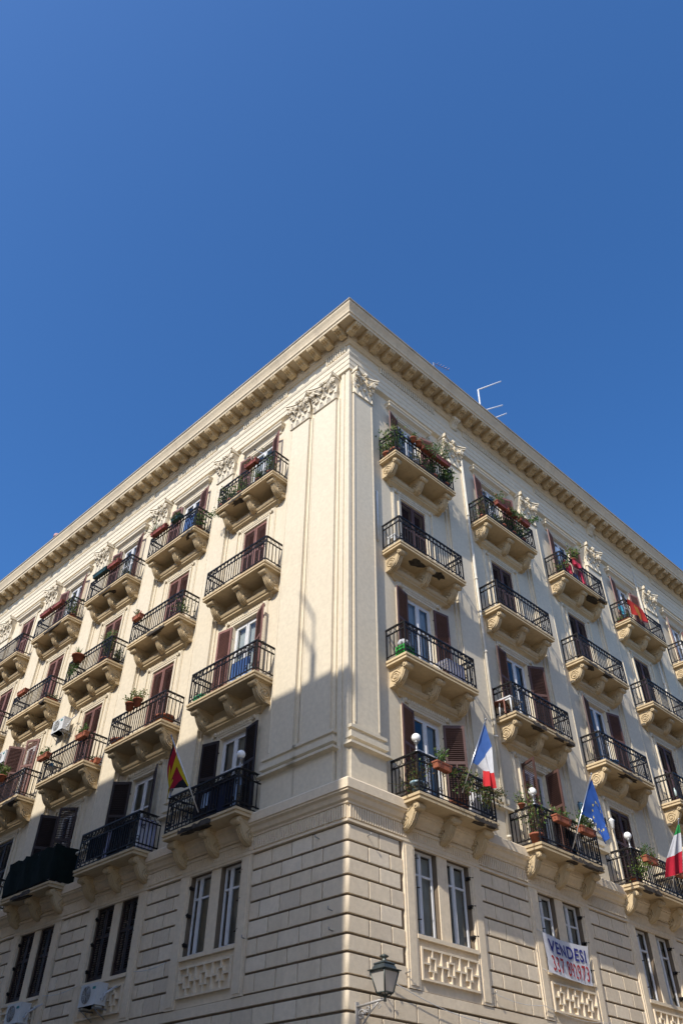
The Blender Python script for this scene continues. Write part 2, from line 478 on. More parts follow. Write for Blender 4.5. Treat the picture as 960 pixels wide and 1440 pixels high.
# roof
mb = MB()
mb.poly([P(0, -.0, -.15, 27.06), P(0, LEN[0], -.15, 27.06), P(0, LEN[0], -14, 27.06), P(0, 14, -14, 27.06), P(1, LEN[1], -14, 27.06), P(1, LEN[1], -.15, 27.06)])
mb.build('roof', simple('roof_tar', (.2, .17, .15), .9), bld)
mb = MB()
mb.quad(P(0, LEN[0], 0, 0), P(0, LEN[0], -14, 0), P(0, LEN[0], -14, 27.06), P(0, LEN[0], 0, 27.06))
mb.quad(P(1, LEN[1], 0, 0), P(1, LEN[1], -14, 0), P(1, LEN[1], -14, 27.06), P(1, LEN[1], 0, 27.06))
mb.build('end_wall', M_WALL, bld)

# base: rusticated courses ------------------------------------------------------
CZ = [5.36, 5.77, 6.11, 6.48, 6.86, 7.26, 7.62, 7.98, 8.36]
for F in (0, 1):
    mb = MB(); holes = []
    for i in range(NB[F]):
        c = mezz(F, i)
        for k in (-1, 1):
            a, b = sorted((c+k*.18, c+k*1.02)); holes.append((a, b, 6.45, 8.32))
        holes.append((c-.75, c+.75, .12, 3.4))
    wall_grid(mb, F, -.16*MIT, LEN[F], 0, 8.9, .16, holes, .34, 1.5)
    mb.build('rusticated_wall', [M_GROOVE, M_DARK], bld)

def course_blocks(mb, zb, zt, odd, opens):
    g = .025; gv = .018; ch = .009; dB = .16; dF = .205
    J = (.45, .79)[odd]
    # corner quoin carried round the corner
    JL = (.57, .92)[odd]
    def ring(z, d, cut):
        r = .07; dc = d-r; c = P(0, -dc*MIT, dc, z)
        a0 = math.atan2(NL.y, NL.x); a0 = a0-2*PI if a0 > 0 else a0
        row = [P(1, JL-cut, d, z)]
        for k in range(6):
            a = a0+(-PI/2-a0)*k/5; row.append(c+Vector((math.cos(a), math.sin(a), 0))*r)
        row.append(P(0, J-cut, d, z)); return row
    rows = [ring(zb+g, dB, gv), ring(zb+g+ch*.3, dF-ch*.4, gv), ring(zb+g+ch, dF, gv+ch), ring(zt-g-ch, dF, gv+ch), ring(zt-g-ch*.3, dF-ch*.4, gv), ring(zt-g, dB, gv)]
    for a, b in zip(rows, rows[1:]):
        for k in range(len(a)-1): mb.quad(a[k], a[k+1], b[k+1], b[k], 0 < k < 6)
    for k in (0, -1): mb.poly([r[k] for r in rows])
    for F in (0, 1):
        s = (J, JL)[F]; e = LEN[F]
        while s < e:
            t = s+.68
            # clip by openings
            segs = [(s, t)]
            for (a, b) in opens[F]:
                ns = []
                for (x, y) in segs:
                    if y <= a or x >= b: ns.append((x, y)); continue
                    if x < a: ns.append((x, a))
                    if y > b: ns.append((b, y))
                segs = ns
            for x, y in segs:
                if y-x < .12: continue
                x0, x1 = x+gv, y-gv; mb.mi = rnd.choice((0, 0, 1, 2))
                o = [P(F, x0, dB, zb+g), P(F, x1, dB, zb+g), P(F, x1, dB, zt-g), P(F, x0, dB, zt-g)]
                q = [P(F, x0, dF-ch*.4, zb+g), P(F, x1, dF-ch*.4, zb+g), P(F, x1, dF-ch*.4, zt-g), P(F, x0, dF-ch*.4, zt-g)]
                p = [P(F, x0+ch, dF, zb+g+ch), P(F, x1-ch, dF, zb+g+ch), P(F, x1-ch, dF, zt-g-ch), P(F, x0+ch, dF, zt-g-ch)]
                mb.faces(o+q+p, [(0, 1, 5, 4), (1, 2, 6, 5), (2, 3, 7, 6), (3, 0, 4, 7), (4, 5, 9, 8), (5, 6, 10, 9), (6, 7, 11, 10), (7, 4, 8, 11), (8, 9, 10, 11)])
            s = t
    mb.mi = 0

opens_up = [[(mezz(F, i)-1.395, mezz(F, i)+1.395) for i in range(NB[F])] for F in (0, 1)]
opens_lo = [[(mezz(F, i)-.95, mezz(F, i)+.95) for i in range(NB[F])] for F in (0, 1)]
mb = MB()
for k in range(8): course_blocks(mb, CZ[k], CZ[k+1], k % 2, opens_up)
zz = 5.11; k = 0
while zz > .9:
    nz = zz-.38; course_blocks(mb, nz, zz, k % 2, opens_lo if zz < 3.6 else [[], []]); zz = nz; k += 1
mb.build('rustic_blocks', [M_BASE, M_BASE2, M_BASE3], bld)
mb = MB()
sweep(mb, [(.16, 5.135), (.215, 5.14), (.215, 5.345), (.16, 5.35)], .07, 5)
sweep(mb, [(.16, 0), (.26, 0), (.26, zz-.04), (.16, zz)], .07, 5)
mb.build('belt_course', M_BASE, bld)
# string course at the first balcony floor, fluted band below it
mb = MB()
sweep(mb, [(.16, 8.37), (.25, 8.38), (.25, 8.43), (.20, 8.45), (.20, 8.77), (.25, 8.79), (.25, 8.83), (.30, 8.87), (.34, 8.97), (.40, 9.01), (.40, 9.05), (.43, 9.06), (.43, 9.27), (.40, 9.31), (0, 9.33)])
mb.build('string_course', M_BASE, bld)
for F in (0, 1):
    mb = MB(); sg = -1 if F else 1; s = -.16
    while s < LEN[F]-.2:
        mb.box(*sorted((sg*s, sg*(s+.04))), -.25, -.195, 8.475, 8.76); s += .078
    mb.build('fluted_band', M_BASE, bld, FM(F, 0, 0, 0))

# ground-floor shop doors: roller shutters in the openings
mb = MB()
mb.box(-.75, .75, .10, .16, .12, 3.4)
for k in range(40): mb.box(-.74, .74, .08, .10, .14+k*.081, .14+k*.081+.05)
ME_ROLL = mb.mesh('roller_shutter', M_GREYM)
for F in (0, 1):
    for i in range(NB[F]): link('roller_shutter', ME_ROLL, bld, FM(F, mezz(F, i), 0, 0))

# ------------------------------------------------------------------ shutters, windows
def shutter_mesh(w, h, mat, mid=True, side=1):
    # hinge at x=0, panel extends along side*x
    mb = MB(); t = .02
    def B(x0, x1, z0, z1, tt=t): mb.box(*sorted((side*x0, side*x1)), -tt, tt, z0, z1)
    st = .065
    B(0, st, 0, h); B(w-st, w, 0, h); B(st, w-st, 0, .12); B(st, w-st, h-.08, h)
    zm = h*.60; B(st, w-st, zm-.04, zm+.04)
    if mid: B(w/2-.02, w/2+.02, .12, zm-.04)
    def slats(z0, z1):
        n = int((z1-z0)/.056); p = (z1-z0)/n
        for k in range(n):
            z = z0+(k+.5)*p
            vs = [Vector((side*x, y, z+dz)) for x in (st, w-st) for (y, dz) in ((-.021, -.015), (-.019, -.023), (.021, .015), (.019, .023))]
            mb.faces(vs, [(0, 1, 5, 4), (1, 2, 6, 5), (2, 3, 7, 6), (3, 0, 4, 7)])
    slats(.12, zm-.04); slats(zm+.04, h-.08)
    mb.box(*sorted((side*-.03, side*.03)), -.024, -.016, .3, .34); mb.box(*sorted((side*-.03, side*.03)), -.024, -.016, h-.4, h-.36)
    return mb.mesh('shutter', mat)

SH = {}
for nm, mt in (('b', M_SHUT), ('r', M_SHUTR), ('d', M_SHUTD)):
    for side in (1, -1): SH[nm, side] = shutter_mesh(.59, DH-.08, mt, True, side)

def window_meshes(w, h, transom):
    fr = MB(); pn = MB()
    y0, y1 = .10, .17
    def B(x0, x1, z0, z1, a=y0, b=y1): fr.box(x0, x1, a, b, z0, z1)
    B(-w/2, -w/2+.07, 0, h); B(w/2-.07, w/2, 0, h); B(-w/2+.07, w/2-.07, h-.08, h); B(-w/2+.07, w/2-.07, 0, .10)
    for s in (-1, 1):
        a, b = sorted((s*.012, s*(w/2-.075)))
        for x in (a, b-.065): B(x, x+.065, .105, h-.085, y0-.02, y1-.02)
        for z0, z1 in ((.105, .45), (h-.15, h-.085), (transom-.025, transom+.025)): B(a+.065, b-.065, z0, z1, y0-.019, y1-.021)
        for z0, z1 in ((.45, transom-.025), (transom+.025, h-.15)):
            pn.quad((a+.065, y0+.01, z0), (b-.065, y0+.01, z0), (b-.065, y0+.01, z1), (a+.065, y0+.01, z1))
    fr.box(-.02, .02, y0-.035, y0-.018, .2, h-.2)
    return fr.mesh('window', M_WHITE), pn.mesh('pane', M_GLASS)
WF, WP = window_meshes(1.2, DH-.03, 1.75)
def curtain_mesh(w, h, z0):
    mb = MB(); n = 40
    for k in range(n):
        f = lambda k: (-w/2+w*k/n, .21+.02*math.sin(k*1.9), z0)
        a, b = f(k), f(k+1)
        mb.quad((a[0], a[1], z0), (b[0], b[1], z0), (b[0], b[1], h), (a[0], a[1], h), True)
    return mb.mesh('curtain', M_CURT)
CURT = curtain_mesh(1.1, DH-.06, .12); CURTH = curtain_mesh(.55, DH-.06, .12)

# style per window: (left angle, right angle, colour, curtain) or 'closed'
OP = {}
for F in (0, 1):
    for i in range(NB[F]):
        for f in (2, 3, 4, 5): OP[F, i, f] = ('c', 'r' if F == 1 else 'b')
C_ = 'closed'
OP.update({
 (0,0,5): (165, 165, 'r', 1), (0,1,5): (168, 160, 'r', 1), (0,2,5): (165, 165, 'r', 1), (0,3,5): (168, 170, 'r', 1), (0,4,5): (160, 150, 'r', 1),
 (0,0,3): (168, 172, 'b', 1), (0,1,3): (172, 149, 'b', 2), (0,2,3): (165, 165, 'b', 1),
 (0,0,2): (168, 137, 'b', 2), (0,1,2): (108, 75, 'b', 0),
 (1,0,5): (172, 158, 'r', 1), (1,1,5): (172, 170, 'r', 0), (1,2,5): (172, 165, 'r', 1), (1,3,5): (172, 162, 'r', 1),
 (1,0,3): (172, 157, 'r', 1), (1,3,3): (121, 25, 'r', 2),
 (1,0,2): (165, 170, 'd', 1), (1,1,2): (138, 152, 'd', 1), (1,2,2): (120, 42, 'd', 0)})
for k in list(OP):
    if k[0] == 1 and k[2] == 2 and OP[k][0] == 'c': OP[k] = ('c', 'd')
    if k[0] == 0 and OP[k][0] == 'c': OP[k] = ('c', 'b')
for (F, i, f), st in OP.items():
    M = FM(F, door(F, i), 0, ZF[f]+.03)
    w = link('window', WF, bld, M)
    if st[0] == 'c': la = ra = 0; c = st[1]; cu = 0; y = .03
    else: la, ra, c, cu = st; y = -.02
    link('pane', WP, w)
    if cu == 1: link('curtain', CURT, w)
    if cu == 2: link('curtain', CURTH, w, Matrix.Translation((.25, 0, 0)))
    for side, a in ((1, la), (-1, ra)):
        yy = y if a == 0 else -.06
        link('shutter', SH[c, side], w, Matrix.Translation((-side*.598, yy, .02)) @ Matrix.Rotation(R(-side*a), 4, 'Z'))

# mezzanine windows: stone frame, meander panel, two narrow lights each
mb = MB()
for k in (-1, 1):
    a, b = sorted((k*1.025, k*1.39)); mb.box(a, b, -.235, -.155, 5.36, 8.66)
    a, b = sorted((k*1.09, k*1.33)); mb.box(a, b, -.25, -.23, 5.42, 8.30)
mb.box(-1.02, 1.02, -.233, -.155, 8.325, 8.66); mb.box(-1.42, 1.42, -.27, -.155, 8.665, 8.73)
mb.box(-.175, .175, -.19, .17, 6.45, 8.32)
mb.box(-1.05, 1.05, -.262, -.10, 6.36, 6.445); mb.box(-1.02, 1.02, -.19, -.155, 5.36, 6.355)
# meander panel: frame and stepped fret
def bar(x0, x1, z0, z1): mb.box(x0, x1, -.262, -.185, z0, z1)
bar(-.97, .97, 6.17, 6.215); bar(-.97, .97, 5.56, 5.605); bar(-.97, -.925, 5.605, 6.17); bar(.925, .97, 5.605, 6.17)
t = .036; cw = 1.85/6
for q in range(1, 6):
    x = -.925+q*cw
    if q % 2 == 0: bar(x-t/2, x+t/2, 5.605, 6.17); continue
    bar(x-.115, x+.115, 6.0, 6.0+t); bar(x-.115, x+.115, 5.745, 5.745+t)
    for k in (-1, 1): bar(*sorted((x+k*.115, x+k*(.115-t))), 5.745+t, 6.0)
    bar(x-t/2, x+t/2, 6.0+t, 6.17); bar(x-t/2, x+t/2, 5.605, 5.745)
    for k in (-1, 1): bar(*sorted((x+k*.115, x+k*(cw-(t/2 if 0 < q+k < 6 else 0)))), 5.875, 5.875+t)
ME_MZ = mb.mesh('window_surround', M_BASE)
def mezz_frame():
    fr = MB(); pn = MB(); h = 1.86
    for k in (-1, 1):
        a, b = sorted((k*.185, k*1.015))
        def B(x0, x1, z0, z1, y0=-.07, y1=-.01): fr.box(x0, x1, y0, y1, z0, z1)
        a += .06; b -= .06
        B(a, a+.05, 0, h); B(b-.05, b, 0, h); B(a+.05, b-.05, h-.06, h); B(a+.05, b-.05, 0, .07)
        m = (a+b)/2 + (-.10 if k > 0 else -.10)
        B(m-.045, m+.045, .07, h-.06, -.085, -.015)
        B(a+.05, m-.045, 1.30, 1.35); B(m+.045, b-.05, 1.30, 1.35)
        for x0, x1 in ((a+.05, m-.045), (m+.045, b-.05)):
            for z0, z1 in ((.07, 1.30), (1.35, h-.06)): pn.quad((x0, -.04, z0), (x1, -.04, z0), (x1, -.04, z1), (x0, -.04, z1))
    return fr.mesh('window', M_WHITE), pn.mesh('pane', M_GLASS)
MZF, MZP = mezz_frame()
mb = MB()
for k in (-1, 1):
    a, b = sorted((k*.185, k*1.015)); a += .1; b -= .03
    for j in range(30):
        x0, x1 = a+(b-a)*j/30, a+(b-a)*(j+1)/30
        y = lambda j: .08+.02*math.sin(j*2.2)
        mb.quad((x0, y(j), .05), (x1, y(j+1), .05), (x1, y(j+1), 1.8), (x0, y(j), 1.8), True)
MZC = mb.mesh('curtain', M_CURT)
MZSH = {s: shutter_mesh(.40, 1.85, M_SHUTD, False, s) for s in (1, -1)}
mb = MB()
mb.tube([(0, -.10, 0), (-.10, -.19, 0), (.10, -.24, .03)], .014, 5); mb.box(-.02, .02, -.20, -.08, -.04, .04)
ME_STAY = mb.mesh('shutter_stay', M_IRON)
for F in (0, 1):
    for i in range(NB[F]):
        s = mezz(F, i)
        sur = link('window_surround', ME_MZ, bld, FM(F, s, 0, 0))
        w = link('window', MZF, bld, FM(F, s, 0, 6.455)); link('pane', MZP, w)
        for k in (-1, 1):
            for z in (.28, .95, 1.6): link('shutter_stay', ME_STAY, w, Matrix.Translation((k*1.0, 0, z)))
        if F == 0 or i == 0: link('curtain', MZC, w)
        else:
            for k in (-1, 1):
                for side in (1, -1):
                    x = k*.60-side*.405
                    link('shutter', MZSH[side], w, Matrix.Translation((x, -.10, 0)))

# ------------------------------------------------------------------ balconies
def slab_mesh(hw, D, zt=.03):
    mb = MB()
    mb.mould(-hw+D, hw-D, [(.0, -.17)]*1)
    def tray(e, z0, z1):
        mb.box(-hw+e, hw-e, -D+e, .0, z0, z1)
    tray(.0, -.035, zt); tray(.03, -.075, -.035); tray(.015, -.125, -.075)
    return mb.mesh('balcony', M_TRIM)
SLAB = {0: slab_mesh(1.53, .78), 2: slab_mesh(1.50, .95)}
def bracket_mesh(k, kz=1.0):
    mb = MB()
    pr = [(0, 0), (0, -.52), (.08, -.555), (.20, -.555), (.31, -.515), (.40, -.44), (.465, -.34), (.505, -.25), (.535, -.195), (.57, -.18), (.61, -.185), (.65, -.15), (.665, -.09), (.64, -.03), (.58, 0)]
    pr = [(-y*k, z*kz) for y, z in pr]
    w = .105
    mb.prism(pr, -w, w)
    # ribs on the curved face
    rb = [(.08, -.56), (.20, -.562), (.315, -.52), (.408, -.445), (.475, -.345), (.515, -.25), (.545, -.195)]
    for x in (-.062, 0, .062): mb.tube([(x, -y*k, z*kz) for y, z in rb], .024, 6)
    # front roll, wider than the body, with button ends
    mb.tube([(-w-.045, -.595*k, -.095*kz), (w+.045, -.595*k, -.095*kz)], .078, 10)
    mb.tube([(-w-.07, -.595*k, -.095*kz), (w+.07, -.595*k, -.095*kz)], .032, 8)
    for s in (-1, 1):
        c = Vector((s*(w+.004), -.215*k, -.33*kz)); pts = []
        for q in range(30):
            a = q/29*4.6*PI; r = .195*(1-.82*q/29)
            pts.append(c+Vector((0, -r*math.sin(a)*1.0, -r*math.cos(a))))
        mb.tube(pts, .023, 5)
        mb.tube([c-Vector((0, 0, 0)), c+Vector((s*.03, 0, 0))], .04, 8)
        mb.tube([(s*(w+.003), -y*k, z*kz) for y, z in ((.2, -.16), (.3, -.17), (.38, -.14), (.46, -.07), (.52, -.06))], .016, 5)
    mb.box(-w-.03, w+.03, -.60*k, 0, -.03, -.001)
    mb.box(-w-.02, w+.02, -.16*k, 0, -.60*kz, -.51*kz)
    return mb.mesh('bracket', M_TRIM)
BRK = {0: bracket_mesh(1.0, .98), 2: bracket_mesh(1.22, 1.05)}
mb = MB()
mb.mould(-1.05, 1.05, [(.0, -.86), (.05, -.85), (.07, -.80), (.14, -.75), (.17, -.735), (.17, -.69), (.21, -.66), (.24, -.60), (.245, -.555), (.22, -.54), (0, -.535)])
ME_HOOD = mb.mesh('hood_moulding', M_TRIM)

def railing_mesh(hw, D, ornate):
    mb = MB(); H = 1.02; y = -D+.05; x = hw-.05
    def bx(x0, x1, y0, y1, z0, z1): mb.box(min(x0, x1), max(x0, x1), min(y0, y1), max(y0, y1), z0, z1)
    rails = ((H-.035, .046), (H-.22, .032), (.11, .03)) if not ornate else ((H-.035, .048), (H-.24, .032), (.14, .03), (.045, .022))
    for z, t in rails:
        bx(-x, x, y-t/2, y+t/2, z, z+t)
        for s in (-1, 1): bx(s*x-t/2, s*x+t/2, y+t/2, -.0, z, z+t)
    def bars(n, fn):
        for k in range(n): fn(k/(n-1) if n > 1 else .5)
    r = .0105
    nF = int(2*x/.115); nS = int((D-.1)/.115)
    zt = H-.21
    for k in range(nF+1):
        xx = -x+2*x*k/nF; post = k in (0, nF)
        rr = .017 if post else r
        mb.box(xx-rr, xx+rr, y-rr, y+rr, .0 if (post or k % 8 == 4) else .12, H-.0 if post or k % 8 == 4 else zt)
    for s in (-1, 1):
        for k in range(1, nS+1):
            yy = y+(-y-.02)*k/nS; rr = .014 if k == nS else r
            mb.box(s*x-rr, s*x+rr, yy-rr, yy+rr, .0 if k == nS else .12, H if k == nS else zt)
    # ring scrolls in the frieze band
    def ring(c, u, rad, th=.0115, n=10):
        pts = [c+u*(rad*math.cos(2*PI*q/n))+Vector((0, 0, rad*math.sin(2*PI*q/n))) for q in range(n)]
        mb.tube(pts, th, 4, True)
    zc = H-.115; rad = .075
    nR = int(2*x/.165)
    for k in range(nR): 
        cx = -x+2*x*(k+.5)/nR
        ring(Vector((cx, y, zc)), Vector((1, 0, 0)), rad)
        bx(cx+x/nR-.006, cx+x/nR+.006, y-.006, y+.006, zc-.085, zc+.085)
        if ornate or k < 3 or k > nR-4: ring(Vector((cx, y, zc)), Vector((1, 0, 0)), .035)
    nR2 = max(3, int((D-.1)/.165))
    for s in (-1, 1):
        for k in range(nR2):
            cy = y+(-y)*(k+.5)/nR2
            ring(Vector((s*x, cy, zc)), Vector((0, 1, 0)), rad)
    # corner scroll panels
    def scroll(o, u, h0, h1):
        for m_ in (-1, 1):
            pts = []
            for q in range(15):
                a = q/14*2.6*PI; rr = .07*(1-.6*q/14)
                pts.append(o+u*(m_*(.07-rr*math.cos(a)))+Vector((0, 0, (h1 if m_ > 0 else h0)+m_*rr*math.sin(a))))
            mb.tube(pts, .011, 4)
    for s in (-1, 1):
        for k in range(2): scroll(Vector((s*(x-.12-.23*k), y, 0)), Vector((1, 0, 0)), .28, zt-.16)
        if ornate:
            scroll(Vector((s*x, y+.14, 0)), Vector((0, 1, 0)), .3, zt-.18)
    if ornate:
        for k in (1, 3):
            scroll(Vector((-x+.29+.58*k, y, 0)), Vector((1, 0, 0)), .28, zt-.12)
    return mb.mesh('railing', M_IRON)
RAIL = {0: railing_mesh(1.53, .78, False), 2: railing_mesh(1.50, .95, True)}

# broken plaster patches: (x, y) of centre under the slab, size
PATCH = {(0,0,4): [(-.45, -.45, .34, .2), (.5, -.5, .3, .2)], (0,2,5): [(.75, -.5, .5, .22), (1.2, -.72, .28, .1)], (0,1,3): [(-.35, -.68, .34, .12), (.75, -.72, .3, .1), (1.3, -.72, .2, .1)],
 (0,2,3): [(.05, -.6, .62, .2)], (0,0,2): [(.75, -.85, .26, .12), (1.2, -.9, .2, .08)], (0,1,2): [(.1, -.8, .26, .14), (.9, -.9, .5, .1)], (0,2,4): [(-.9, -.6, .3, .16), (.1, -.7, .3, .1)],
 (0,2,2): [(-.9, -.88, .34, .1), (-.4, -.9, .2, .08)], (1,0,2): [(.0, -.86, .55, .14), (-.5, -.86, .3, .1)], (1,0,5): [(-.45, -.62, .34, .14)], (1,2,5): [(.0, -.55, .42, .18)],
 (1,1,4): [(.2, -.72, .5, .1)], (1,3,5): [(.3, -.74, .7, .07)], (1,1,5): [(1.1, -.6, .34, .16)], (1,3,3): [(1.0, -.62, .5, .2)], (1,2,2): [(-.2, -.85, .6, .12)], (1,3,4): [(1.3, -.7, .2, .12)]}
balc = {}
for F in (0, 1):
    for i in range(NB[F]):
        for f in (2, 3, 4, 5):
            k = 2 if f == 2 else 0
            o = link('balcony', SLAB[k], bld, FM(F, bay(F, i), 0, ZF[f])); balc[F, i, f] = o
            link('railing', RAIL[k], o, Matrix.Translation((0, 0, .03)))
            for x in (-1.27, .03, 1.28): link('bracket', BRK[k], o, Matrix.Translation((x, 0, -.126)))
            if f != 2: link('hood_moulding', ME_HOOD, o, Matrix.Translation((0, 0, -.0)))
            if (F, i, f) in PATCH:
                for (px, py, sx, sy) in PATCH[F, i, f]:
                    mb = MB()
                    pts = []
                    for q in range(14):
                        a = 2*PI*q/14; rr = rnd.uniform(.6, 1.15)
                        yy = py+sy*rr*math.sin(a); pts.append((px+sx*rr*math.cos(a), max(yy, -(.95 if f == 2 else .78)-.004)))
                    up = [(a_, b_, -.122) for a_, b_ in pts]; dn = [(px+(a_-px)*.86, py+(b_-py)*.86, -.122-rnd.uniform(.012, .03)) for a_, b_ in pts]
                    mb.poly(dn)
                    for q in range(14): mb.quad(up[q], up[(q+1) % 14], dn[(q+1) % 14], dn[q])
                    D = .95 if f == 2 else .78
                    if py-sy < -D+.06:   # the break runs up the slab edge
                        e = []
                        for q in range(9): e.append((px-sx+2*sx*q/8, -.125+rnd.uniform(.06, .14)))
                        for q in range(8):
                            mb.quad((e[q][0], -D-.004, -.13), (e[q+1][0], -D-.004, -.13), (e[q+1][0], -D-.004, e[q+1][1]), (e[q][0], -D-.004, e[q][1]))
                    mb.build('spalled_patch', M_SPALL, o)

# downpipes and a conduit
def pipe(F, s, d, z0, z1, r=.05):
    mb = MB()
    mb.tube([(0, -d, z0), (0, -d, z1)], r, 10)
    z = z1-.5
    while z > z0: mb.tube([(0, -d, z), (0, -d, z+.07)], r+.015, 10); z -= 2.9
    return mb.build('downpipe', M_PIPE, bld, FM(F, s, 0, 0))
pipe(0, 5.84, .20, 9.35, 24.5); pipe(0, 18.66, .18, 9.35, 25.5); 
mb = MB(); mb.tube([(0, -.05, 17.4), (0, -.05, 19.45)], .035, 8); mb.build('conduit', M_ACW, bld, FM(0, 1.2, 0, 0))
# wall hooks and thin cables on the rusticated base
mb = MB(); mb.tube([(0, 0, 0), (0, -.13, .01), (0, -.13, .06)], .012, 5); ME_HOOK = mb.mesh('wall_hook', M_GREYM)
for F, s, z in ((0, .42, 8.2), (0, .95, 5.40), (0, .6, 5.22), (0, .8, 5.2), (0, 1.5, 5.62), (0, 4.4, 5.62), (1, .7, 8.2), (1, .25, 6.6), (1, .22, 6.2), (1, 3.0, 6.5)):
    link('wall_hook', ME_HOOK, bld, FM(F, s, .2, z))
def cable(pts, r=.008):
    m = MB(); q = []
    for a, b in zip(pts, pts[1:]):
        for k in range(8):
            t = k/8; p = Vector(a).lerp(Vector(b), t); p.z -= .12*math.sin(t*PI)*min(1, (Vector(b)-Vector(a)).length/3); q.append(p)
    q.append(Vector(pts[-1])); m.tube(q, r, 5); m.build('cable', M_CABLE, bld)
cable([P(0, .95, .28, 5.40), P(0, 4.4, .28, 4.98), P(0, 9.5, .28, 4.92), P(0, 14, .28, 5.0)])
cable([P(0, 4.4, .28, 5.62), P(0, 6.3, .28, 5.62), P(0, 9.2, .28, 5.6)], .006)
cable([P(1, 5.85, .28, 6.42), P(1, 7.2, .28, 6.40)], .008)
cable([P(1, 9.8, .28, 6.42), P(1, 11.6, .28, 6.40)], .008)

# ------------------------------------------------------------------ plants and pots
def leaf(mb, p, d, n, L, W):
    d = d.normalized(); s = d.cross(n)
    if s.length < .05: s = d.cross(Vector((1, 0, 0)))
    s.normalize(); u = s.cross(d).normalized()
    a, b, c = p, p+d*L*.5-u*L*.06, p+d*L-u*L*.2
    mb.quad(a, b+s*W*.5+u*W*.15, c, b)
    mb.quad(a, b, c, b-s*W*.5+u*W*.15)

def rv(g): return Vector((g.gauss(0, 1), g.gauss(0, 1), g.gauss(0, 1)))

def bushy(mb, c, r, n, L, g, stems=6, base=None, mats=(0, 1, 2), flowers=0):
    c = Vector(c); base = Vector(base) if base else c-Vector((0, 0, r[2]))
    tips = [c+Vector((g.uniform(-1, 1)*r[0], g.uniform(-1, 1)*r[1], g.uniform(-.6, 1)*r[2])) for _ in range(stems)]
    mb.mi = 3
    for t in tips: mb.tube([base, (base+t)/2+rv(g)*.02, t], .006, 4)
    for _ in range(n):
        t = g.choice(tips); k = g.random()**.6
        p = base.lerp(t, k)+rv(g)*.28*max(r)*(.4+.6*k)
        mb.mi = g.choices(mats, (5, 3, 2)[:len(mats)])[0]
        leaf(mb, p, (p-base)*.6+rv(g)*.25, rv(g), L*g.uniform(.6, 1.3), L*g.uniform(.4, .75))
    mb.mi = 4
    for _ in range(flowers):
        t = g.choice(tips); mb.sphere(t+rv(g)*.05, .022, 6, 4)

def spiky(mb, c, n, L, g, mats=(0, 1)):
    c = Vector(c)
    for _ in range(n):
        mb.mi = g.choice(mats)
        a = g.uniform(0, 2*PI); e = g.uniform(.1, 1.4); h = Vector((math.cos(a), math.sin(a), 0)); LL = L*g.uniform(.6, 1.1); w = .018
        pts = []
        for k in range(6):
            t = k/5; pts.append(c+h*(LL*t*math.cos(e))+Vector((0, 0, LL*(t*math.sin(e)-.55*t*t*math.cos(e)))))
        s = h.cross(Vector((0, 0, 1)))
        for k in range(5):
            w0, w1 = w*(1-k/5.2), w*(1-(k+1)/5.2)
            mb.quad(pts[k]-s*w0, pts[k]+s*w0, pts[k+1]+s*w1, pts[k+1]-s*w1)

def trailing(mb, c, n, L, g, mats=(0, 1), spread=.25):
    c = Vector(c)
    for _ in range(n):
        p = c+Vector((g.uniform(-spread, spread), g.uniform(-.08, .04), g.uniform(-.02, .06))); ln = L*g.uniform(.3, 1)
        q = p+Vector((g.uniform(-.08, .08), g.uniform(-.12, -.02), -ln))
        mb.mi = 3; mb.tube([p, (p+q)/2+Vector((0, -.05, .04)), q], .005, 4)
        for k in range(int(ln/.05)+2):
            t = g.random(); mb.mi = g.choice(mats); leaf(mb, p.lerp(q, t)+rv(g)*.02, rv(g)+Vector((0, -.5, -.3)), rv(g), .075*g.uniform(.7, 1.3), .05)

PL = M_LEAF+[M_FLOW]

def trough_mesh(w, mat, dp=.17, h=.17, nm='box'):
    mb = MB(); t = .015
    def fr(z0, z1, k0, k1):
        a = [(-w/2*k0, -dp/2*k0, z0), (w/2*k0, -dp/2*k0, z0), (w/2*k0, dp/2*k0, z0), (-w/2*k0, dp/2*k0, z0)]
        b = [(-w/2*k1, -dp/2*k1, z1), (w/2*k1, -dp/2*k1, z1), (w/2*k1, dp/2*k1, z1), (-w/2*k1, dp/2*k1, z1)]
        mb.faces(a+b, [(0, 1, 5, 4), (1, 2, 6, 5), (2, 3, 7, 6), (3, 0, 4, 7), (3, 2, 1, 0)])
    fr(0, h-.035, .9, .97)
    mb.box(-w/2-.008, w/2+.008, -dp/2-.008, dp/2+.008, h-.035, h)
    mb.mi = 1; mb.box(-w/2+.015, w/2-.015, -dp/2+.015, dp/2-.015, h-.01, h+.004)
    return mb.mesh(nm, [mat, M_SOIL])

def pot_mesh(r, h, mat, nm='pot'):
    mb = MB()
    mb.lathe([(0, 0), (r*.68, 0), (r*.95, h*.82), (r*1.06, h*.82), (r*1.08, h), (r*.95, h), (r*.93, h*.9)], 18)
    mb.mi = 1; mb.lathe([(0, h*.9), (r*.93, h*.9)], 18)
    return mb.mesh(nm, [mat, M_SOIL])

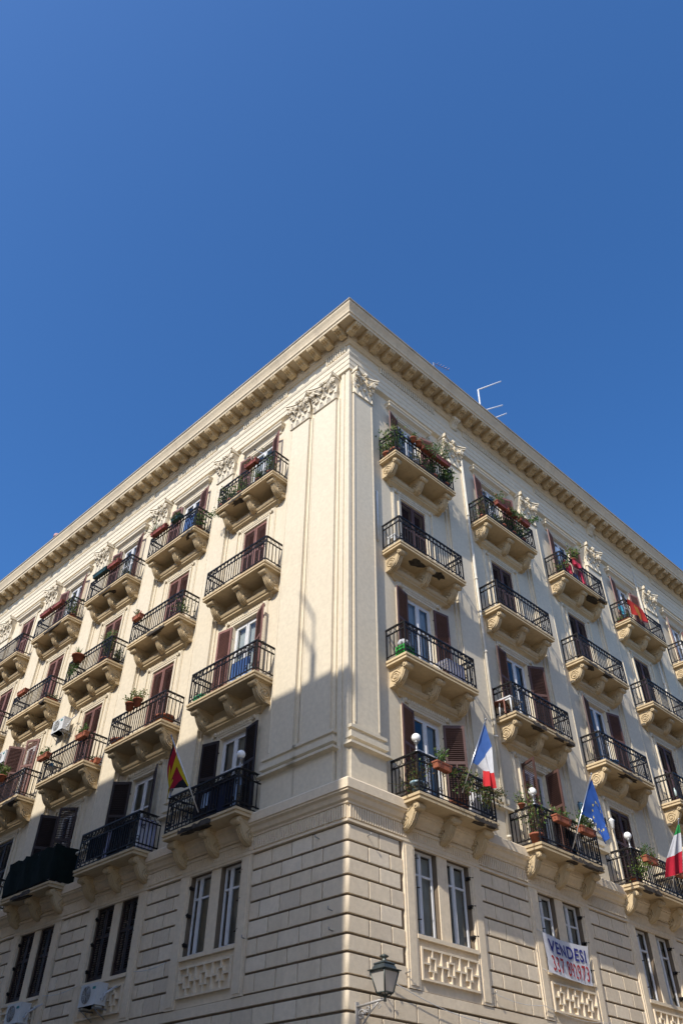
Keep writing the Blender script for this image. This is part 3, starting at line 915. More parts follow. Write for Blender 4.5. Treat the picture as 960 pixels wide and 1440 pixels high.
def planter(F, s, d, z, w, mat, label, plant=None, seed=1, rz=0, h=.17, group='planter boxes hung on the balcony rails'):
    g = random.Random(seed)
    t = thing('planter_box', label, 'planter', FM(F, s, d, z, rz), group)
    link('box', trough_mesh(w, mat, .18, h), t)
    if d > .7:
        mb = MB()
        for k in (-1, 1): mb.tube([(k*w*.3, .09, -.02), (k*w*.3, .0, -.012), (k*w*.3, -.11, .02), (k*w*.3, -.11, h+.02)], .008, 4)
        mb.build('hanger', M_IRON, t)
    if plant:
        kind, amt = plant[0], plant[1]; mb = MB()
        if kind == 'bush':
            m = max(1, int(w/.3))
            for k in range(m): bushy(mb, (-w/2+w*(k+.5)/m, 0, h+.12*plant[2]), (.14, .1, .13*plant[2]), int(amt/m), .075, g, 7, (-w/2+w*(k+.5)/m, 0, h), flowers=plant[3] if len(plant) > 3 else 0)
        elif kind == 'spiky': spiky(mb, (0 if len(plant) < 4 else plant[3], 0, h), amt, plant[2], g)
        elif kind == 'trail': trailing(mb, (0, -.05, h), amt, plant[2], g, spread=w*.45); bushy(mb, (0, 0, h+.08), (w*.4, .08, .08), amt*5, .06, g)
        mb.build('foliage', PL, t)
    return t

def potted(F, s, d, z, r, h, mat, label, plant, seed=1, group=None, cat='potted plant'):
    g = random.Random(seed)
    t = thing('potted_plant', label, cat, FM(F, s, d, z), group)
    link('pot', pot_mesh(r, h, mat), t)
    mb = MB(); kind = plant[0]
    if kind == 'bush': bushy(mb, (0, 0, h+plant[2]*.55), (plant[3], plant[3], plant[2]*.5), plant[1], plant[4] if len(plant) > 4 else .08, g, 9, (0, 0, h), mats=plant[5] if len(plant) > 5 else (0, 1, 2))
    elif kind == 'spiky': spiky(mb, (0, 0, h), plant[1], plant[2], g, mats=(0, 1, 2))
    elif kind == 'bamboo':
        for _ in range(plant[1]):
            a = Vector((g.gauss(0, .06), g.gauss(0, .06), h)); b = a+Vector((g.gauss(0, .16), g.gauss(0, .1), plant[2]*g.uniform(.6, 1)))
            mb.mi = 0; mb.tube([a, (a+b)/2+rv(g)*.03, b], .007, 4)
            for _ in range(16): mb.mi = g.choice((0, 1, 2)); leaf(mb, a.lerp(b, g.uniform(.25, 1)), rv(g)+Vector((0, 0, .3)), rv(g), .2, .022)
    mb.build('foliage', PL, t)
    return t

GP = 'potted plants standing on the balconies'
ZR = 1.0
# ---- right-hand street front, top floor
planter(0, 2.95, .88, 21.87, .62, M_PLASR, 'red-brown planter box on top-floor rail nearest the corner, right facade, with trailing leaves', ('trail', 16, .35), 11)
planter(0, 3.68, .88, 21.87, .86, M_PLASR, 'red-brown planter with a tall feathery bush, far end of corner-most top-floor balcony, right facade', ('bush', 420, 3.4), 12)
GPOT = 'small terracotta pots lined up on the top-floor rail'
for s, z, sd, lb in ((2.27, 21.96, 21, 'small terracotta pot on top-floor rail, left one of a pair nearest the corner'), (2.55, 21.96, 22, 'small terracotta pot on top-floor rail, right one of a pair beside red planter')):
    potted(0, s, .84, z, .11, .18, M_TERRA, lb, ('bush', 110, .22, .12, .06), sd, GPOT)
potted(0, 1.62, .55, 21.02, .16, .28, M_TERRA, 'tall leafy plant at the corner end of the corner-most top-floor balcony, right facade', ('bush', 330, 1.2, .2, .10), 23, GP)
potted(0, 1.55, .25, 21.02, .15, .26, M_TERRA, 'pale green plant against the wall end of the corner-most top-floor balcony', ('bush', 260, .95, .16, .10, (2, 0, 1)), 24, GP)
potted(0, 2.92, .55, 21.02, .15, .3, M_TERRA, 'plant in orange terracotta pot mid floor of corner-most top-floor balcony, right facade', ('bush', 200, .5, .18, .08), 25, GP)
potted(0, 2.62, .58, 21.02, .12, .42, M_WHITE, 'slim white vase with leaves behind rail of corner-most top-floor balcony', ('bush', 120, .4, .14, .07), 26, GP)
potted(0, 3.5, .58, 21.02, .17, .26, M_TERRA, 'dense green shrub filling the railing middle, corner-most top-floor balcony, right facade', ('bush', 420, .65, .3, .10), 27, GP)
potted(0, 4.1, .58, 21.02, .17, .26, M_TERRA, 'dense green shrub filling the far railing end, corner-most top-floor balcony, right facade', ('bush', 460, .7, .3, .10), 28, GP)
planter(0, 7.04, .88, 21.84, .60, M_PLASR, 'pinkish red planter with tall sprigs on second top-floor balcony, right facade', ('bush', 220, 2.6, 4), 31)
planter(0, 7.72, .88, 21.84, .58, M_PLASR, 'middle red planter with yellow-green plant on second top-floor balcony, right facade', ('trail', 18, .45), 32)
planter(0, 8.46, .88, 21.84, .62, M_PLASR, 'red planter at far end of second top-floor balcony with a branch leaning out, right facade', ('bush', 160, 1.2), 33)
g = random.Random(34); mb = MB()
for k in range(3): mb.mi = 3; mb.tube([(0, 0, 0), (.2, -.1, .2+.05*k), (.52, -.2, .36+.08*k)], .008, 4)
for _ in range(70): t_ = g.random(); mb.mi = 0; leaf(mb, Vector((.52*t_, -.2*t_, .44*t_))+rv(g)*.05, rv(g), rv(g), .11, .06)
t = thing('potted_plant', 'bright green branch leaning far out from second top-floor balcony, right facade', 'potted plant', FM(0, 8.62, .88, 22.0), GP); mb.build('foliage', PL, t); link('pot', pot_mesh(.1, .14, M_TERRA), t, Matrix.Translation((0, 0, -.02)))
potted(0, 6.45, .45, 21.02, .16, .26, M_TERRA, 'brownish climbing plant over the near railing of second top-floor balcony, right facade', ('bush', 420, 1.2, .28, .08, (3, 1, 0)), 35, GP)
for s, sd, lb in ((7.35, 36, 'left'), (7.95, 37, 'middle'), (8.55, 38, 'right')):
    potted(0, s, .58, 21.02, .17, .24, M_TERRA, lb+'most of three dense shrubs behind rail of second top-floor balcony, right facade', ('bush', 340, .62, .3, .09, (1, 0, 2)), sd, GP)
potted(0, 11.2, .58, 21.02, .15, .2, M_DGREEN, 'yellow-green bushy plant at near corner of third top-floor balcony, right facade', ('bush', 330, .55, .26, .09, (2, 0, 1)), 41, GP)
potted(0, 12.0, .72, 21.96, .12, .18, M_TERRA, 'leafy plant above the rail of third top-floor balcony, right facade', ('bush', 200, .6, .2, .1, (2, 0, 1)), 42, GP)
planter(0, 13.05, .60, 21.13, .42, M_TERRA, 'orange trough inside the far end of third top-floor balcony, right facade', None, 43, group='troughs on balcony floors')
planter(0, 15.92, .42, 21.02, .6, M_TERRA, 'terracotta trough with yellow flowers on floor of fourth top-floor balcony, right facade', ('bush', 160, .9), 44, rz=PI/2, group='troughs on balcony floors')
# ---- right front, middle and lower floors
planter(0, 2.20, 1.06, 10.02, .55, M_TERRA, 'terracotta planter on lowest balcony nearest the corner, beside the blue-white-red flag', ('bush', 170, 1.6), 51)
potted(0, 1.62, .72, 9.34, .17, .30, simple('glazed_blue_white', (.45, .55, .58), .3, 0, .4, 20, c2=(.08, .16, .22)), 'blue and white glazed pot in the near corner of the balcony with the blue-white-red flag', ('bush', 180, .5, .3, .07, (3, 0, 2)), 52, GP)
potted(0, 6.35, .72, 9.34, .18, .26, M_TERRA, 'tall branching plant in banded terracotta pot below a globe lamp, second lowest balcony, right facade', ('bush', 220, 1.15, .26, .09, (2, 0, 1)), 53, GP)
planter(0, 7.2, 1.06, 10.02, .70, M_TERRA, 'terracotta planter with a small sprig, left one on balcony with the blue starred flag', ('bush', 90, 1.2), 54)
planter(0, 8.4, 1.06, 10.02, .72, M_TERRA, 'terracotta planter with round bush, right one on balcony with the blue starred flag', ('bush', 420, 1.9), 55)
potted(0, 6.27, .45, 10.34, .1, .14, M_TERRA, 'small green plant on left end rail of balcony with the blue starred flag', ('bush', 140, .24, .2, .07, (2, 0, 1)), 56, GP)
planter(0, 11.8, 1.06, 10.0, .68, M_TERRA, 'terracotta planter with two sprigs on lowest balcony left of green-white-red flag', ('bush', 150, 1.6), 57)
potted(0, 11.28, .72, 9.34, .15, .2, M_TERRA, 'spreading yellow-green plant in a terracotta pot at corner of third lowest balcony, right facade', ('bush', 330, .55, .38, .09, (2, 0, 1)), 58, GP)
planter(0, 13.55, 1.06, 9.98, .6, M_TERRA, 'terracotta planter partly behind the green-white-red flag at the photo edge', ('bush', 60, 1.0), 59)
# vines on the corner-most lowest balcony
g = random.Random(60); mb = MB()
for k in range(34):
    x = g.uniform(-.25, 1.5); p = Vector((x, -.98, g.uniform(.55, 1.05))); q = p+Vector((g.uniform(-.4, .4), g.uniform(-.15, .05), g.uniform(-.35, .12)))
    mb.mi = 3; mb.tube([p, (p+q)/2+rv(g)*.04, q], .006, 4)
    for _ in range(16): mb.mi = g.choice((0, 1, 2, 3)); leaf(mb, p.lerp(q, g.random())+rv(g)*.04, rv(g), rv(g), .07, .045)
for k in range(14):
    p = Vector((g.uniform(-1.5, -1.1), g.uniform(-.9, -.2), g.uniform(.05, .4))); mb.mi = 3; mb.tube([p, p+rv(g)*.15], .006, 4)
    for _ in range(10): mb.mi = g.choice((3, 3, 0)); leaf(mb, p+rv(g)*.08, rv(g), rv(g), .06, .04)
for k in range(5):
    p = Vector((1.5, -.9, .8)); q = p+Vector((.28+g.uniform(0, .2), g.uniform(-.2, .1), g.uniform(-.1, .4))); mb.mi = 3; mb.tube([p, q], .005, 4)
    for _ in range(9): mb.mi = g.choice((2, 0, 3)); leaf(mb, p.lerp(q, g.random())+rv(g)*.03, rv(g), rv(g), .06, .03)
tag(mb.build('climbing_vine', PL, None, FM(0, bay(0, 0), 0, 9.33)), 'straggling vine woven through the railing below the blue-white-red flag', 'vine')

# ---- left-hand front
planter(1, 3.95, .88, 21.88, .62, M_PLASR, 'red-brown planter with spiky plants on corner-most top-floor balcony, left facade', ('spiky', 40, .4), 71)
potted(1, 3.8, .55, 21.02, .16, .28, M_TERRA, 'spiky green plant right of the door on corner-most top-floor balcony, left facade', ('spiky', 60, .85), 72, GP)
for s, sd, lb, hh in ((5.75, 73, 'yellow-green shrub at the far rail end of corner-most top-floor balcony, left facade', .75), (5.3, 74, 'low yellow-green shrub second from far end, corner-most top-floor balcony, left facade', .5), (4.75, 75, 'leafy plant behind the rail middle of corner-most top-floor balcony, left facade', .6), (3.2, 76, 'upright plant in the near rail corner of corner-most top-floor balcony, left facade', .8)):
    potted(1, s, .58, 21.02, .15, .22, M_TERRA, lb, ('bush', 260, hh, .22, .09, (2, 0, 1)), sd, GP)
g = random.Random(77); mb = MB(); trailing(mb, (0, 0, 0), 14, .5, g, (0, 2), .15); tag(mb.build('trailing_plant', PL, None, FM(1, 5.98, .62, 21.15)), 'green trailing plant spilling off the far end of corner-most top-floor balcony, left facade', 'plant')
planter(1, 9.42, .88, 21.90, .98, M_PLASR, 'long red planter with a spiky yucca on second top-floor balcony, left facade', ('spiky', 46, .75, -.3), 78)
planter(1, 8.28, .88, 21.86, .58, M_DGREEN, 'dark planter box with low plant, middle rail of second top-floor balcony, left facade', ('trail', 14, .2), 79)
potted(1, 7.38, .42, 21.02, .16, .22, M_TERRA, 'grey-green leafy plant at near end of second top-floor balcony, left facade', ('bush', 300, .75, .26, .11, (1, 0, 2)), 80, GP)
planter(1, 13.47, .88, 21.90, 1.0, M_DGREEN, 'empty dark green planter box on third top-floor balcony, left facade', None, 81, h=.2)
planter(1, 12.46, .88, 21.86, .8, M_PLASR, 'red planter beside the dark green box on third top-floor balcony, left facade', ('bush', 50, .5), 82)
potted(1, 11.9, .5, 21.02, .13, .16, M_TERRA, 'small green plant on the floor corner of third top-floor balcony, left facade', ('bush', 160, .35, .2, .08), 83, GP)
planter(1, 17.75, .88, 21.88, .88, M_PLASR, 'red planter box, far one on fourth top-floor balcony, left facade', None, 84)
planter(1, 16.75, .88, 21.86, .86, M_PLASR, 'red planter box, near one on fourth top-floor balcony, left facade', None, 85)
potted(1, 15.95, .5, 21.02, .15, .22, M_TERRA, 'yellow-green plant at near end of fourth top-floor balcony, left facade', ('bush', 260, .8, .2, .09, (2, 0, 1)), 86, GP)
planter(1, 9.65, .88, 17.92, .5, M_TERRA, 'terracotta planter with red flowers on second-highest row, second balcony from corner, left facade', ('bush', 80, .8, 6), 87)
potted(1, 7.5, .5, 17.11, .14, .2, M_TERRA, 'green plant on floor of second balcony from corner in second-highest row, left facade', ('bush', 220, .6, .2, .09), 88, GP)
t = potted(1, 13.5, .90, 17.75, .24, .26, M_TERRA, 'round hanging basket with arching leaves on second-highest row, left facade', ('spiky', 70, .5), 89, GP)
potted(1, 11.95, .55, 17.11, .18, .28, M_TERRA, 'tall bamboo-like plant in terracotta pot on second-highest row, left facade', ('bamboo', 22, 1.35), 90, GP)
potted(1, 11.66, .28, 17.11, .14, .22, M_IRON, 'dark potted plant at near end of the balcony with bamboo-like plant, left facade', ('bush', 150, .5, .18, .08, (1, 3, 0)), 91, GP)
g = random.Random(92); mb = MB(); trailing(mb, (0, 0, 0), 30, .7, g, (1, 0), .5); tag(mb.build('trailing_plant', PL, None, FM(1, 13.85, .72, 17.95)), 'dark trailing plant over far rail end below the hanging basket, left facade', 'plant')
planter(1, 17.72, .88, 17.92, .66, M_TERRA, 'plain orange planter on fourth balcony from corner, second-highest row, left facade', None, 93)
planter(1, 16.0, .42, 17.11, .6, M_TERRA, 'terracotta trough with low plants on floor, fourth balcony of second-highest row, left facade', ('bush', 160, .8), 94, rz=PI/2, group='troughs on balcony floors')
for s, sd, lb in ((8.95, 95, 'left one of two terracotta pots hung on rail above the striped flag, left facade'), (8.52, 96, 'right one of two terracotta pots hung on rail above the striped flag, left facade')):
    potted(1, s, .9, 14.08, .15, .24, M_TERRA, lb, ('bush', 190, .4, .22, .08, (2, 0, 3)), sd, GP)
GT = 'terracotta tubs standing on the balcony floor'
for s, sd, lb in ((7.52, 97, 'wide terracotta tub at near end of balcony above the striped flag, left facade'), (9.95, 98, 'wide terracotta tub at far end of balcony above the striped flag, left facade')):
    mb = MB(); mb.lathe([(0, 0), (.2, 0), (.3, .24), (.32, .24), (.32, .29), (.28, .29), (.26, .2), (0, .2)], 20); tag(mb.build('terracotta_tub', M_TERRA, None, FM(1, s, .42, 13.21)), lb, 'tub', GT)
planter(1, 11.72, .88, 14.02, .62, M_TERRA, 'terracotta planter with bushy greenery, near one on third balcony of middle row, left facade', ('bush', 200, 1.1), 99)
planter(1, 14.2, .88, 14.02, .7, M_TERRA, 'terracotta planter with pale greenery, far one on third balcony of middle row, left facade', ('bush', 200, 1.1), 100)
planter(1, 11.6, .3, 13.21, .6, M_TERRA, 'small terracotta trough on floor of third balcony of middle row, left facade', ('bush', 40, .5), 101, group='troughs on balcony floors')
potted(1, 17.3, .88, 14.1, .16, .22, M_TERRA, 'yellow-green plant in terracotta pot on rail at the left photo edge', ('bush', 240, .5, .24, .09, (2, 0, 1)), 102, GP)

# ---- hanging laundry and cloths
def drape(F, s, d, z, w, h, mats, label, cat, seed=1, fold=.03, stripes=None, name='hanging_cloth', over=True, group=None, rz=0, sag=0):
    # cloth hung over a rail: a short back flap and a rippled front
    g = random.Random(seed); mb = MB(); n, m = 18, 10; ph = g.uniform(0, 6)
    def p(i, j):
        u = i/n; v = j/m
        x = -w/2+w*u; zz = -h*v-sag*math.sin(PI*u)*(1 if v > .5 else v*2)
        y = -.03-fold*v*(.6+math.sin(u*9+ph)+.5*math.sin(u*17+ph*2))
        if v < .06 and over: y = .0
        return Vector((x*(1-.05*v*math.sin(ph)), y, zz))
    for i in range(n):
        for j in range(m):
            mb.mi = stripes(i/n, j/m) if stripes else 0
            mb.quad(p(i, j), p(i+1, j), p(i+1, j+1), p(i, j+1), True)
    if over:
        mb.mi = 0
        for i in range(n):
            a, b = p(i, 0), p(i+1, 0); o = Vector((0, .05, -.25)); mb.quad(a, b, b+o, a+o, True)
    return tag(mb.build(name, mats, None, FM(F, s, d, z, rz)), label, cat, group)
C_RED = cloth('red_cloth', (.55, .03, .05)); C_ORG = cloth('orange_cloth', (.85, .32, .03)); C_BLUE = cloth('blue_cloth', (.10, .20, .48)); C_PALE = cloth('pale_blue_cloth', (.42, .55, .75))
C_NAVY = cloth('navy_cloth', (.015, .02, .04)); C_WHT = cloth('white_cloth', (.72, .72, .74)); C_LAV = cloth('lavender_cloth', (.45, .47, .68)); C_GRN = cloth('dark_green_shade_cloth', (.006, .014, .012), .15, .4)
C_PINK = cloth('pink_cloth', (.60, .06, .10)); C_BEI = cloth('beige_cloth', (.62, .5, .38)); C_GOLD = cloth('gold_cloth', (.55, .40, .02)); C_BLK = cloth('black_cloth', (.015, .015, .017)); C_DRED = cloth('deep_red_cloth', (.33, .015, .03))
GL = 'laundry hung on the balcony rails'
drape(0, 11.45, .45, 22.6, .34, 1.5, C_PALE, 'pale blue sheet hanging at the near side of third top-floor balcony, right facade', 'laundry', 1, .02, group=GL)
drape(0, 12.05, .80, 22.02, .5, .28, C_PINK, 'pinkish red cloth folded over the rail of third top-floor balcony, right facade', 'laundry', 2, group=GL)
drape(0, 11.45, .70, 21.75, .55, .62, [C_RED, C_PINK], 'red patterned towel behind rail of third top-floor balcony, right facade', 'laundry', 3, stripes=lambda u, v: int(u*6+v*5) % 2, group=GL)
drape(0, 12.0, .66, 21.45, .26, .36, C_BLUE, 'small blue garment behind rail of third top-floor balcony, right facade', 'laundry', 4, group=GL)
drape(0, 12.42, .70, 21.75, .3, .66, C_PINK, 'narrow pinkish red towel behind rail of third top-floor balcony, right facade', 'laundry', 5, group=GL)
drape(0, 16.4, .84, 22.02, 1.15, .80, [cloth('towel_red', (.50, .045, .035)), cloth('towel_orange', (.72, .27, .05)), cloth('towel_dark', (.16, .03, .05))], 'red towel with an orange patch hung over rail of fourth top-floor balcony, right facade', 'towel', 6, .05, stripes=lambda u, v: 1 if (u-.4-.15*v)**2/.05+(v-.55)**2/.16 < 1+.3*math.sin(u*25) else (2 if v > .85 and u > .5 else 0), group=GL)
drape(0, 16.15, .3, 22.1, .35, .5, cloth('cyan_plastic', (.10, .45, .62)), 'light blue plastic bag at the door of fourth top-floor balcony, right facade', 'bag', 7, group=GL)
drape(0, 18.35, .25, 22.45, .6, 1.1, C_BEI, 'beige rug hanging by the wall at far end of fourth top-floor balcony, right facade', 'rug', 8, group=GL)
drape(1, 7.75, .62, 21.95, .62, .75, C_BLUE, 'blue jeans cloth behind rail of second top-floor balcony, left facade', 'laundry', 9, group=GL)
drape(1, 3.72, .62, 13.95, .78, .6, C_BLUE, 'blue cloth behind rail in front of white door on middle row, left facade', 'laundry', 10, group=GL)
drape(1, 3.62, .84, 10.26, .95, .9, C_NAVY, 'large dark navy cloth over rail of lowest balcony nearest the corner, left facade', 'laundry', 11, .05, group=GL)
drape(1, 4.25, .80, 10.1, .42, .4, C_PALE, 'pale cloth left of the dark navy cloth on lowest balcony, left facade', 'laundry', 12, group=GL)
drape(1, 3.1, .80, 10.2, .22, .8, C_PALE, 'narrow pale cloth right of the dark navy cloth on lowest balcony, left facade', 'laundry', 13, group=GL)
drape(1, 7.33, .50, 10.25, .52, .86, [C_LAV, C_WHT], 'blue and white striped cloth inside the near side rail, second lowest balcony, left facade', 'laundry', 14, .015, stripes=lambda u, v: int(u*9) % 2, group=GL, rz=-PI/2 if 0 else PI/2)
drape(1, 8.72, .82, 10.2, .2, .85, C_LAV, 'narrow lavender cloth on front rail of second lowest balcony, left facade', 'laundry', 15, group=GL)
drape(1, 8.1, .84, 10.25, .95, .85, C_BLK, 'long black cloth over front rail of second lowest balcony, left facade', 'laundry', 16, .03, group=GL)
drape(1, 9.35, .83, 10.2, .75, .7, C_BLK, 'black cloth at far end of front rail, second lowest balcony, left facade', 'laundry', 17, .04, group=GL)
# shade cloth wrapped round the third lowest balcony
c = bay(1, 2); mb = MB(); g = random.Random(5)
path = [(-1.49, -.05)]+[(-1.49, -.05-.9*k/5) for k in range(1, 6)]+[(-1.49+2.98*k/18, -.965) for k in range(1, 19)]+[(1.49, -.965+.9*k/5) for k in range(1, 6)]
def sp(k, j):
    x, y = path[k]; b = .03*math.sin(k*2.3+j)+.02*math.sin(k*1.1)
    return Vector((x*(1+b*.3), y-b, .05+j*.17+(.03*math.sin(k*1.7) if j == 6 else 0)))
for k in range(len(path)-1):
    for j in range(6): mb.quad(sp(k, j), sp(k+1, j), sp(k+1, j+1), sp(k, j+1), True)
tag(mb.build('shade_cloth', C_GRN, None, FM(1, c, 0, 9.33)), 'dark green shade cloth wrapped round the whole railing of third lowest balcony, left facade', 'shade cloth')

# ---- flags: a pole clamped to the railing and a cloth hanging from its upper part
def flag(F, base, top, grid, mats, cols, label, stars=None, seed=3):
    b = P(F, *base); t = P(F, *top)
    root = thing('flag', label, 'flag', Matrix.Translation(b), 'flags on poles over the street')
    mb = MB(); mb.tube([(0, 0, 0), t-b], .017, 6); mb.build('pole', M_ALU, root)
    mb = MB(); mb.sphere(t-b+(t-b).normalized()*.02, .035, 8, 6); mb.build('finial', M_GREYM, root)
    G = [[P(F, *p)-b for p in row] for row in grid]      # rows along the hoist, columns to the fly
    nr, nc = len(G)-1, len(G[0])-1; n = 8; mb = MB(); g = random.Random(seed); ph = g.uniform(0, 6)
    out = (P(F, 0, 1, 0)-P(F, 0, 0, 0))
    def p(U, V):     # U columns 0..1, V rows 0..1
        x = min(U*nc, nc-1e-6); y = min(V*nr, nr-1e-6); i, j = int(x), int(y); a, c = x-i, y-j
        q = (G[j][i]*(1-a)+G[j][i+1]*a)*(1-c)+(G[j+1][i]*(1-a)+G[j+1][i+1]*a)*c
        w = U*.9+.1
        return q+out*(.05*w*math.sin(V*9+ph+U*1.5)+.02*w*math.sin(V*19+ph*2))
    NU, NV = nc*n, nr*n
    for i in range(NU):
        for j in range(NV):
            mb.mi = cols((i+.5)/NU, (j+.5)/NV)
            mb.quad(p(i/NU, j/NV), p((i+1)/NU, j/NV), p((i+1)/NU, (j+1)/NV), p(i/NU, (j+1)/NV), True)
    if stars is not None:
        mb.mi = stars
        for k in range(12):
            a = 2*PI*k/12; cu, cv = .52+.24*math.cos(a), .5+.33*math.sin(a)
            for sgn in (1, -1):
                pts = []
                for q in range(10):
                    rr = (.055, .022)[q % 2]; b2 = PI/2+2*PI*q/10
                    pts.append(p(cu+rr*.72*math.cos(b2), cv+rr*math.sin(b2))+out*.012*sgn)
                ce = sum(pts, Vector())/10
                for q in range(10): mb.poly([ce, pts[q], pts[(q+1) % 10]])
    mb.build('flag_cloth', mats, root)
    return root
C_FB = cloth('flag_blue', (.09, .20, .56), .4); C_FW = cloth('flag_white', (.76, .76, .78), .4); C_FR = cloth('flag_red', (.68, .045, .05), .4)
C_FG = cloth('flag_green', (.04, .32, .09), .4); C_FR2 = cloth('flag_crimson', (.60, .03, .055), .4); C_EU = cloth('flag_royal_blue', (.05, .14, .50), .4); C_STAR = cloth('flag_star_yellow', (.80, .68, .18), .3)
flag(0, (3.03, .95, 9.73), (3.60, 1.5, 11.70),
     [[(3.59, 1.47, 11.60), (3.75, 1.48, 11.01), (3.69, 1.48, 10.28), (3.73, 1.49, 9.89)],
      [(3.45, 1.32, 11.06), (3.62, 1.36, 10.77), (3.64, 1.39, 10.31), (3.54, 1.43, 9.88)],
      [(3.29, 1.17, 10.53), (3.43, 1.24, 10.48), (3.56, 1.30, 10.37), (3.40, 1.37, 9.91)]],
     [C_FB, C_FW, C_FR], lambda u, v: min(2, int(u*3)), 'blue, white and red flag hanging from a slanted pole on corner-most lowest balcony')
flag(0, (7.68, .95, 9.48), (8.53, 1.5, 11.70),
     [[(8.55, 1.47, 11.59), (8.70, 1.48, 11.09), (8.83, 1.48, 10.46), (8.91, 1.49, 10.03)],
      [(8.27, 1.33, 11.03), (8.53, 1.37, 10.76), (8.74, 1.40, 10.27), (8.78, 1.43, 9.85)],
      [(8.04, 1.20, 10.47), (8.47, 1.26, 10.42), (8.59, 1.32, 10.01), (8.68, 1.38, 9.72)]],
     [C_EU, C_STAR], lambda u, v: 0, 'blue flag with a ring of yellow stars on second lowest balcony, right facade', 1, 5)
flag(0, (13.1, .95, 9.6), (13.56, 1.5, 11.68),
     [[(13.59, 1.48, 11.60), (13.42, 1.48, 11.12), (13.13, 1.49, 10.51), (12.82, 1.49, 9.86)],
      [(13.54, 1.47, 11.56), (13.15, 1.47, 11.01), (12.62, 1.48, 10.26), (12.30, 1.49, 9.67)],
      [(13.49, 1.46, 11.51), (12.89, 1.46, 10.90), (12.06, 1.47, 10.05), (11.72, 1.48, 9.48)]],
     [C_FG, C_FW, C_FR2], lambda u, v: 0 if u < .27 else (1 if u < .62 else 2), 'green, white and red flag hanging at the right photo edge', None, 8)
flag(1, (4.40, .95, 9.56), (5.33, 1.5, 11.76),
     [[(5.29, 1.47, 11.64), (5.27, 1.48, 11.45), (5.26, 1.48, 11.32), (5.26, 1.49, 11.19)],
      [(5.22, 1.41, 11.41), (5.23, 1.43, 11.16), (5.25, 1.45, 10.94), (5.20, 1.46, 10.35)],
      [(5.12, 1.34, 11.12), (5.18, 1.37, 10.88), (5.25, 1.40, 10.55), (5.23, 1.43, 9.86)],
      [(4.96, 1.25, 10.77), (5.04, 1.30, 10.70), (5.13, 1.35, 10.55), (5.16, 1.40, 10.20)],
      [(4.70, 1.14, 10.30), (4.65, 1.21, 10.21), (4.70, 1.28, 10.18), (4.80, 1.35, 10.22)]],
     [C_BLK, C_DRED, C_GOLD], lambda u, v: (0 if v < .2 and u < .75 else 2 if (.22 < v < .78 and u > .72) or (.42 < v < .56) or (v > .55 and u < .25) else 0 if v > .86 or (v > .7 and u < .3) else 1), 'black, red and gold flag hanging in the shade, left facade', None, 2)

# ---- globe lamps on the balcony posts
mb = MB(); mb.lathe([(.06, 0), (.06, .02), (.028, .04), (.028, .20), (.06, .23), (.065, .27), (.0, .27)], 12); ME_POST = mb.mesh('lamp_post', M_GREYM)
mb = MB(); mb.sphere((0, 0, .365), .115, 18, 12); ME_GLOBE = mb.mesh('globe', M_OPAL)
def globe(F, s, d, z, label):
    t = thing('globe_lamp', label, 'lamp', FM(F, s, d, z), 'white globe lamps on the lowest balconies'); link('post', ME_POST, t); link('globe', ME_GLOBE, t)
globe(0, 1.47, .90, 10.32, 'white globe lamp on near corner post of balcony with the blue-white-red flag')
globe(0, 6.21, .90, 10.32, 'white globe lamp on near corner post of balcony with the blue starred flag')
globe(0, 9.14, .90, 10.32, 'white globe lamp on far corner post of balcony with the blue starred flag')
globe(0, 11.05, .90, 10.32, 'white globe lamp before dark closed shutters, left of the green-white-red flag')
globe(1, 2.94, .90, 10.32, 'white globe lamp on corner post in front of white door, left facade')
globe(1, 5.85, .90, 10.32, 'white globe lamp half behind the black, red and gold flag, left facade')
# small wall lamps
def wall_lamp(F, s, z, label, gm):
    t = thing('wall_lamp', label, 'lamp', FM(F, s, 0, z), None)
    mb = MB(); mb.box(-.07, .07, -.03, -.002, -.15, .15); mb.tube([(0, -.03, .05), (0, -.16, .12), (0, -.2, .05)], .015, 6); mb.build('bracket', M_IRON, t)
    mb = MB(); mb.lathe([(.0, -.24), (.05, -.22), (.085, .0), (.10, .02), (.03, .1), (0, .1)], 10, (0, -.2, 0)); mb.build('lamp_shade', gm, t)
wall_lamp(0, 9.82, 11.5, 'dark blue wall lantern between second and third lowest balconies, right facade', simple('blue_lantern_glass', (.10, .2, .28), .25))
wall_lamp(0, 11.55, 11.45, 'small white wall lamp beside dark closed shutters, right facade', M_OPAL)

# ---- things standing on balconies
def crate(F, s, d, z):
    t = thing('crate', 'bright green plastic crate under a white bag, corner-most middle balcony, right facade', 'crate', FM(F, s, d, z))
    gm = simple('green_plastic', (.03, .30, .05), .4); mb = MB(); w, dd, h = .40, .30, .30
    for z0 in (0, .09, .18, .27): 
        for y in (-dd/2, dd/2): mb.box(-w/2, w/2, y-.01, y+.01, z0, z0+.05)
        for x in (-w/2, w/2): mb.box(x-.01, x+.01, -dd/2, dd/2, z0+.002, z0+.048)
    for x in (-w/2, -w/6, w/6, w/2):
        for y in (-dd/2, dd/2): mb.box(x-.014, x+.014, y-.013, y+.013, 0, .322)
    mb.box(-w/2, w/2, -dd/2, dd/2, .0, .012); mb.build('crate_body', gm, t)
    b = MB(); g = random.Random(4); b.sphere((0, 0, 0), .2, 14, 9, (1, .75, .7))
    for v in b.v: v *= 1+.12*math.sin(v.x*31)*math.cos(v.z*27+v.y*19)
    tag(b.build('plastic_bag', C_WHT, None, FM(F, s-.04, d, z+.42)), 'crumpled white bag lying on the green crate', 'bag')
crate(0, 1.66, .52, 13.21)
t = thing('drying_rack', 'folding clothes rack with lilac striped cloth, corner-most balcony of middle row, right facade', 'drying rack', FM(0, 3.68, .42, 13.21))
mb = MB()
